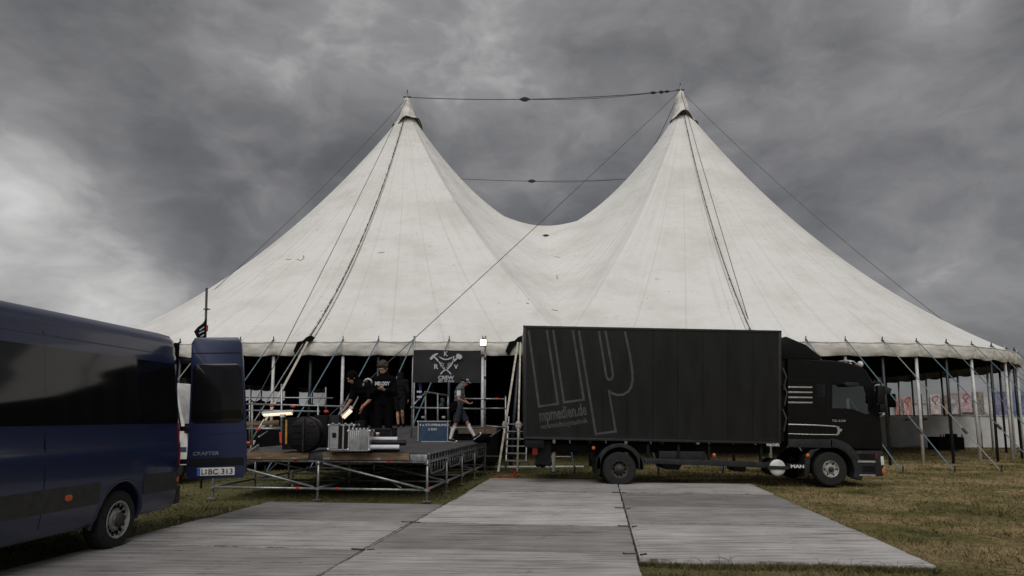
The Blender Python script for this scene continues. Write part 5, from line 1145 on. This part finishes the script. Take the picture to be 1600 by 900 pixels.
# ================================================================ PEOPLE
def person(name_label,loc,J,facing,cloth,pos_h=1.8,head_r=1.0,gaze=(0,-1,-.1),cat='person',ext=None):
    """J: joints in metres relative to loc"""
    o=empty('person',loc,name_label,cat); loc=Vector(loc); g=lambda k:loc+Vector(J[k])
    sc=pos_h/1.8; skin=cloth.get('skin',M['skin'])
    Fv=Vector(gaze).normalized(); Rv=Fv.cross(Vector((0,0,1))).normalized(); Uv=Rv.cross(Fv).normalized(); HR=Matrix((Rv,Fv,Uv)).transposed()
    hc=g('head'); hp=lambda x,y,z:hc+HR@Vector((x,y,z))*head_r
    m=MB(); m.ell(hp(0,-.012,.035),(.076*head_r,.094*head_r,.092*head_r),HR,20,14); m.ell(hp(0,.02,-.035),(.060*head_r,.070*head_r,.085*head_r),HR,18,12); m.ell(hp(0,.045,-.085),(.032*head_r,.032*head_r,.028*head_r),HR)
    m.cap(hp(0,.078,.012),hp(0,.102,-.022),.010,.016); m.ell(hp(0,.075,.035),(.055*head_r,.022,.014),HR)
    for s_ in (-1,1): m.ell(hp(s_*.077,-.01,-.005),(.014,.022,.034),HR,10,8)
    m.ell(hp(0,.082,-.055),(.024,.012,.010),HR,10,8)
    m.cap(g('neck'),hp(0,-.02,-.05),.058*sc,.054*sc)
    # torso
    P,W_,C,Nk=g('pelvis'),g('waist'),g('chest'),g('neck'); sh=[g('shL'),g('shR')]; sd_=(sh[1]-sh[0]).normalized(); 
    def torso(mb,inf):
        ax=(C-P).normalized(); dp=sd_.cross(ax).normalized(); ro=Matrix((sd_,dp,ax)).transposed()
        keys=[(P,.155,.105),(P.lerp(W_,.5),.150,.105),(W_,.138,.098),(W_.lerp(C,.5),.150,.108),(C,.165,.118),(C.lerp(Nk,.45),.150,.098)]
        for q,a_,b_ in keys: mb.ell(q,((a_+inf)*sc,(b_+inf)*sc,(.11+inf*.5)*sc),ro,20,12)
        mb.cap(sh[0],sh[1],.062*sc+inf,.062*sc+inf,16); mb.cap(Nk,C,.075*sc+inf,.1*sc+inf)
    torso(m,-.006)
    for s_ in 'LR':
        m.cap(g('sh'+s_),g('el'+s_),.050*sc,.038*sc); m.cap(g('el'+s_),g('wr'+s_),.040*sc,.026*sc)
        m.cap(g('hip'+s_),g('kn'+s_),.082*sc,.052*sc); kn,an=g('kn'+s_),g('an'+s_); bk=Vector(facing)*-.018; m.cap(kn,kn.lerp(an,.35)+bk,.052*sc,.054*sc); m.cap(kn.lerp(an,.35)+bk,an,.054*sc,.034*sc); m.cap(an,g('toe'+s_),.034*sc,.03*sc)
        # hand
        wr=g('wr'+s_); hd=Vector(J['hd'+s_]).normalized(); pn=Vector(J['pn'+s_]).normalized(); sx_=hd.cross(pn).normalized(); pn=sx_.cross(hd).normalized()
        if s_=='R': tside=1
        else: tside=-1
        ro=Matrix((sx_,hd,pn)).transposed(); m.ell(wr+hd*.045,(.040*sc,.050*sc,.017*sc),ro,14,10); m.cap(wr,wr+hd*.03,.026*sc,.026*sc)
        cu=J.get('curl'+s_,.7)
        for i,(x,l) in enumerate(((-.030,.066),(-.010,.076),(.010,.072),(.029,.058))):
            x*=tside; b0=wr+hd*.082+sx_*x*sc; t=cu*.5; d1=hd*math.cos(t)+pn*math.sin(t); d2=hd*math.cos(t*2.2)+pn*math.sin(t*2.2); d3=hd*math.cos(t*3.2)+pn*math.sin(t*3.2)
            p1=b0+d1*l*.48; p2=p1+d2*l*.32; p3=p2+d3*l*.25; m.cap(b0-hd*.03,p1,.0095,.0088,8); m.cap(p1,p2,.0088,.0082,8); m.cap(p2,p3,.0082,.0072,8)
        b0=wr+hd*.025-sx_*.032*tside*sc; p1=b0+(hd*.7-sx_*tside*.6+pn*.3).normalized()*.038; p2=p1+(hd*.9-sx_*tside*.15+pn*.4).normalized()*.03; m.cap(wr+hd*.02,b0,.014,.013,8); m.cap(b0,p1,.013,.011,8); m.cap(p1,p2,.011,.009,8)
    body=remesh('body',m,skin,.0075,o,3)
    for s_ in (-1,1):
        m=MB(); m.ell(hp(s_*.030,.080,.014),(.013,.008,.006),HR,10,6); part('eye',m,M['print'],o,True)
        m=MB(); m.ell(hp(s_*.030,.088,.014),(.006,.004,.006),HR,8,6); part('iris',m,M['ink'],o,True)
        m=MB(); m.cap(hp(s_*.018,.093,.034),hp(s_*.045,.084,.034),.0045,.004,6); part('eyebrow',m,cloth.get('hairmat',M['hair']),o,True)
    m=MB(); m.cap(hp(-.02,.0925,-.056),hp(.02,.0925,-.056),.0035,.0035,6); part('mouth',m,mat('lip',(.25,.09,.07),.5),o,True)
    # clothes
    t=cloth.get('top')
    if t:
        m=MB(); torso(m,t.get('inf',.022))
        for s_ in 'LR':
            a,b,c=g('sh'+s_),g('el'+s_),g('wr'+s_); sl=t.get('sleeve',.95); i_=t.get('ainf',.017)
            if sl<=0: continue
            if sl<.5: m.cap(a,a.lerp(b,sl*2),.054*sc+i_,.046*sc+i_)
            else: m.cap(a,b,.052*sc+i_,.042*sc+i_); m.cap(b,b.lerp(c,(sl-.5)*2),.043*sc+i_,.032*sc+i_)
        if t.get('hem'): 
            for s_ in 'LR': m.cap(P,g('hip'+s_)+Vector((0,0,-.02)),.14*sc,.10*sc)
        to=remesh('top',m,t['mat'],.012,o,4); cloth['top_obj']=to
    if 'under' in cloth:
        u=cloth['under']; m=MB()
        for s_ in 'LR': a,b=g('sh'+s_),g('el'+s_); m.cap(a,a.lerp(b,.62),.066*sc,.060*sc)
        remesh('shirt_sleeve',m,u,.010,o,3)
    t=cloth['legs']; m=MB(); le=t.get('len',1.0); i_=t.get('inf',.02)
    for s_ in 'LR':
        a,b,c=g('hip'+s_),g('kn'+s_),g('an'+s_); m.cap(g('pelvis'),a,.125*sc,.095*sc+i_*.5)
        if le<=.5: m.tube(a,a.lerp(b,.92),.086*sc+i_*.8,18,.060*sc+i_*.9)
        else: m.cap(a,b,.086*sc+i_,.060*sc+i_); m.cap(b,b.lerp(c,(le-.5)*2),.060*sc+i_,.048*sc+i_)
    remesh('trousers' if le>.6 else 'shorts',m,t['mat'],.012,o,4)
    for s_ in 'LR':
        an,to=g('an'+s_),g('toe'+s_); d=(to-an); d2=Vector((d.x,d.y,0)); nf_=d.normalized()
        if 'socks' in cloth:
            m=MB(); kn=g('kn'+s_); bk=Vector(facing)*-.018; top_=kn.lerp(an,.22); m.cap(top_,kn.lerp(an,.4)+bk,.056*sc,.058*sc); m.cap(kn.lerp(an,.4)+bk,an,.058*sc,.040*sc); remesh('sock',m,cloth['socks'],.009,o,3)
        m=MB(); up=Vector((0,0,1)); fw=nf_; heel=an-fw*.035-Vector((0,0,.035)); m.cap(heel,an+fw*.02-Vector((0,0,.01)),.042*sc,.044*sc); m.cap(an+fw*.02-Vector((0,0,.02)),to,.046*sc,.036*sc)
        sh_=remesh('shoe',m,cloth.get('shoemat',M['plastic']),.010,o,3)
        if 'sole' in cloth:
            m=MB(); dn=Vector((0,0,-1)); dn=(dn-fw*dn.dot(fw)).normalized(); 
            m.cap(heel+dn*.035,to+dn*.028,.026,.026,10); m.ell(to+fw*.015,(.038,.038,.030),None,12,8)
            remesh('sole',m,cloth['sole'],.010,sh_,2); 
    return o,hp,HR,g
def hair(o,hp,HR,mt,r=1.0,shag=.012,back=.0,name='hair',cut_front=True,seed=1):
    m=MB(); rr=random.Random(seed); m.ell(hp(0,-.022,.058),(.086*r,.100*r,.088*r),HR,24,16)
    for k in range(70):
        a_=rr.uniform(0,2*math.pi); e_=rr.uniform(-.25,1.4); x=math.cos(a_)*math.cos(e_)*.084; y=math.sin(a_)*math.cos(e_)*.1-.02; z=math.sin(e_)*.09+.055
        if y>.05 and z<.085: continue
        q=hp(x,y,z); m.ell(q,(rr.uniform(.010,.02)+shag*.4,rr.uniform(.010,.02)+shag*.4,rr.uniform(.012,.022)+shag*.4),HR,8,6)
    return remesh(name,m,mt,.009,o,1)
# standing man looking at his phone
Jst=dict(hipL=(-.09,0,.94),hipR=(.09,0,.94),knL=(-.10,-.03,.50),knR=(.11,-.02,.50),anL=(-.11,.02,.09),anR=(.12,.02,.09),toeL=(-.14,-.15,.035),toeR=(.14,-.15,.035),
 pelvis=(0,0,.97),waist=(0,-.005,1.12),chest=(0,-.01,1.34),neck=(-.005,-.015,1.52),head=(-.02,-.06,1.655),shL=(-.160,0,1.425),shR=(.160,0,1.425),
 elL=(-.232,-.05,1.15),elR=(.232,-.03,1.15),wrL=(-.08,-.25,1.235),wrR=(.085,-.22,1.215),hdL=(.75,-.25,.10),hdR=(-.85,-.2,.0),pnL=(0,.2,1),pnR=(0,.2,1),curlL=1.1,curlR=1.2)
px0=at(597.5,697,14.0); loc=Vector((px0.x,14.05,DZ))
Jst={k:((-v[0] if False else v[0]),v[1],v[2]) if isinstance(v,tuple) else v for k,v in Jst.items()}
o,hp,HR,g=person('young man with brown curly hair in a black printed sweatshirt looking down at his hands',loc,Jst,(0,-1,0),dict(top=dict(mat=M['cloth'],sleeve=.97,inf=.030,ainf=.022,hem=True),legs=dict(mat=M['cloth'],inf=.022),shoemat=M['plastic']),1.84,1.06,(-.35,-1,-.62))
hair(o,hp,HR,M['hair'],1.10,.034)
ph=(g('wrL')+g('wrR'))/2+Vector((0,-.05,.045)); m=MB(); m.box(ph,(.045,.012,.03),Matrix.Rotation(R(-35),3,'X')); po=empty('phone',ph,'small white phone held by the man in the printed sweatshirt','phone'); part('phone_body',m,M['plate'],po,bevel=.003)
text('MELODY',M['print'],o,loc+Vector((-.155,-.176,1.315)),(1,.0,0),(0,.05,1),.30,.07,'shirt_print',False,.05,.004)
m=MB(); m.ell(g('neck')+Vector((0,.05,.0)),(.12,.09,.07),None,16,8); remesh('hood',m,M['cloth'],.012,o,3)
# bending man in a black cap holding the lamp
Jb=dict(hipL=(.02,0,.93),hipR=(.18,.04,.93),knL=(-.02,-.06,.50),knR=(.20,-.02,.50),anL=(.02,.02,.09),anR=(.22,.05,.09),toeL=(-.12,-.10,.035),toeR=(.08,-.08,.035),
 pelvis=(.10,.02,.95),waist=(.05,-.02,1.08),chest=(-.05,-.10,1.24),neck=(-.14,-.16,1.38),head=(-.245,-.225,1.475),shL=(-.22,-.04,1.30),shR=(.11,-.20,1.30),
 elL=(-.27,-.15,1.02),elR=(.15,-.28,1.02),wrL=(-.40,-.22,.80),wrR=(.01,-.36,.87),hdL=(-.5,-.3,-.6),hdR=(-.1,-.2,-1),pnL=(.7,0,-.4),pnR=(-1,0,0),curlL=1.3,curlR=.6)
loc=Vector((at(569,697,14.35).x,14.35,DZ))
o,hp,HR,g=person('man in black bending to the left in a dark hooded top with a red wristband',loc,Jb,(-.8,-.5,0),dict(top=dict(mat=M['cloth'],sleeve=.40,inf=.030,ainf=.024,hem=True),legs=dict(mat=M['cloth'],inf=.024),skin=M['skin2'],shoemat=M['plastic']),1.78,1.0,(-.9,-.75,-.75))
m=MB(); m.ell(hp(0,-.03,.04),(.100,.118,.112),HR,20,14); m.ell(hp(0,-.05,-.05),(.098,.095,.10),HR,20,12); m.cap(hp(0,-.05,-.08),g('chest').lerp(g('neck'),.6),.09,.12); ho=remesh('hood',m,M['cloth'],.010,o,3)
cutp=None
m=MB(); w0=g('wrR')+(g('elR')-g('wrR')).normalized()*.035; d=(g('elR')-g('wrR')).normalized(); m.tube(w0-d*.012,w0+d*.012,.036,16); part('wristband',m,M['redtape'],o,True)
pts=[g('neck')+Vector((.24+.10*math.cos(t),-.10,-.06+.13*math.sin(t))) for t in [R(-60)+R(25)*i for i in range(11)]]
hd=empty('cable_coil',pts[0],'grey coil of cable over the shoulder of the bending man','cable coil'); m=MB(); m.path(pts,.026,8); part('coil',m,M['steel'],hd,True)
# man walking away inside the tent
Jw=dict(hipL=(-.09,0,.92),hipR=(.09,0,.92),knL=(-.07,.06,.48),knR=(.10,-.10,.50),anL=(-.04,.02,.09),anR=(.10,.10,.11),toeL=(-.06,.20,.035),toeR=(.10,.24,.035),
 pelvis=(0,0,.95),waist=(0,.01,1.09),chest=(.01,.03,1.29),neck=(0,.05,1.46),head=(-.02,.09,1.57),shL=(-.18,.02,1.40),shR=(.18,.02,1.40),
 elL=(-.23,.02,1.12),elR=(.24,-.02,1.12),wrL=(-.20,.20,.92),wrR=(.25,.10,.88),hdL=(0,.4,-1),hdR=(0,.3,-1),pnL=(1,0,0),pnR=(-1,0,0),curlL=.7,curlR=.7)
loc=Vector((at(624,664,21.4).x,21.4,IZ))
o,hp,HR,g=person('man in a dark hoodie and shorts walking away into the tent with bare calves',loc,Jw,(0,1,0),dict(top=dict(mat=M['cloth2'],sleeve=.95,inf=.034,ainf=.022,hem=True),legs=dict(mat=M['cloth2'],inf=.034,len=.5),shoemat=M['plastic']),1.76,1.0,(-.1,1,-.2))
m=MB(); m.ell(hp(0,-.02,.04),(.104,.116,.116),HR,20,14); m.ell(hp(0,-.05,-.06),(.10,.09,.10),HR); remesh('hood',m,M['cloth2'],.012,o,3)
# man in cap, vest and shorts striding to the right
Jk=dict(hipL=(-.02,.09,.92),hipR=(.02,-.09,.92),knR=(-.06,-.08,.50),anR=(-.20,-.09,.10),toeR=(-.06,-.10,.045),knL=(.22,.09,.54),anL=(.42,.10,.17),toeL=(.56,.11,.235),
 pelvis=(0,0,.95),waist=(.0,0,1.08),chest=(.02,0,1.30),neck=(.06,0,1.46),head=(.145,-.01,1.575),shL=(.05,.18,1.40),shR=(.02,-.18,1.40),
 elL=(.12,.22,1.13),elR=(.02,-.24,1.13),wrL=(.26,.10,1.02),wrR=(.25,-.13,1.03),hdL=(.8,-.4,-.1),hdR=(.8,.35,-.2),pnL=(0,0,1),pnR=(0,0,1),curlL=1.2,curlR=1.2)
loc=Vector((at(716,690,18.1).x,18.1,DZ))
o,hp,HR,g=person('man in black cap, grey vest, denim shorts and white knee socks walking along the stage',loc,Jk,(1,0,0),dict(top=dict(mat=M['vest'],sleeve=0,inf=.024),under=M['sock'],legs=dict(mat=M['denim'],inf=.034,len=.5),socks=M['sock'],sole=M['plate'],skin=M['skin2'],shoemat=M['plastic']),1.76,1.0,(1,-.12,-.42))
m=MB(); m.ell(hp(0,-.022,.060),(.090,.106,.082),HR,24,14); co=remesh('cap',m,M['plastic'],.008,o,2)
m=MB(); m.add([hp(-.06,.06,.062),hp(.06,.06,.062),hp(.05,.16,.055),hp(0,.178,.053),hp(-.05,.16,.055),hp(-.06,.06,.054),hp(.06,.06,.054),hp(.05,.16,.046),hp(0,.178,.044),hp(-.05,.16,.046)],[(0,1,2,3,4),(9,8,7,6,5),(0,1,6,5),(1,2,7,6),(2,3,8,7),(3,4,9,8),(4,0,5,9)]); part('cap_peak',m,M['print'],co)
m=MB(); m.ell(hp(.06,.055,.095),(.02,.025,.03),HR,10,8); m.ell(hp(-.0,.085,.10),(.032,.012,.026),HR,10,8); part('cap_badge',m,M['print'],co,True,kind=None)
m=MB(); m.ell(g('neck')+Vector((.025,-.0,.005)),(.075,.075,.035),None,14,8); part('red_scarf',m,M['red'],o,True)
m=MB(); q=g('pelvis')+Vector((-.11,-.19,.02)); m.ell(q,(.10,.06,.09),None,12,8); m.ell(q+Vector((-.03,0,-.10)),(.11,.06,.09),None,12,8); m.cap(q+Vector((.05,0,.08)),q+Vector((-.05,0,-.12)),.05,.07); pb=empty('belt_pouch',q-Vector((0,0,.2)),'black tool pouch hanging at the hip of the walking man','pouch'); remesh('pouch_skin',m,M['cloth'],.012,pb,2)

# ---- rust coloured scribble marks on the left roof panel (found by sighting onto the canvas)
bpy.context.view_layer.update(); dg=bpy.context.evaluated_depsgraph_get()
def onto(px,py):
    d=(at(px,py,1.0)-Vector((0,0,EYE))).normalized(); o_=Vector((0,0,EYE))
    for _ in range(12):
        hit,loc,nrm,idx,ob,mx=S.ray_cast(dg,o_,d)
        if not hit: return None
        if ob.name.startswith('canvas_panel'): return loc-d*.02
        o_=loc+d*.05
    return None
for pts in (((447,405.5),(455,405)),((464,405),(470,407),(475,403.5),(474,399)),((501,486),(504,485.5)),((590,395),(601,394)),((866,401),(875,402)),((870,430),(871,436)),((862,484),(872,485.5)),((822,473),(826,474))):
    P=[onto(*q) for q in pts]
    if None in P or len(P)<2: continue
    m=MB()
    for a,b in zip(P,P[1:]): m.bar(a,b,.04,.006,up=(0,-1,.7))
    part('rust_mark',m,mat('rust stain',(.42,.30,.20) if pts[0][0]>480 else (.45,.24,.13),.9,0,8,.25),tent)
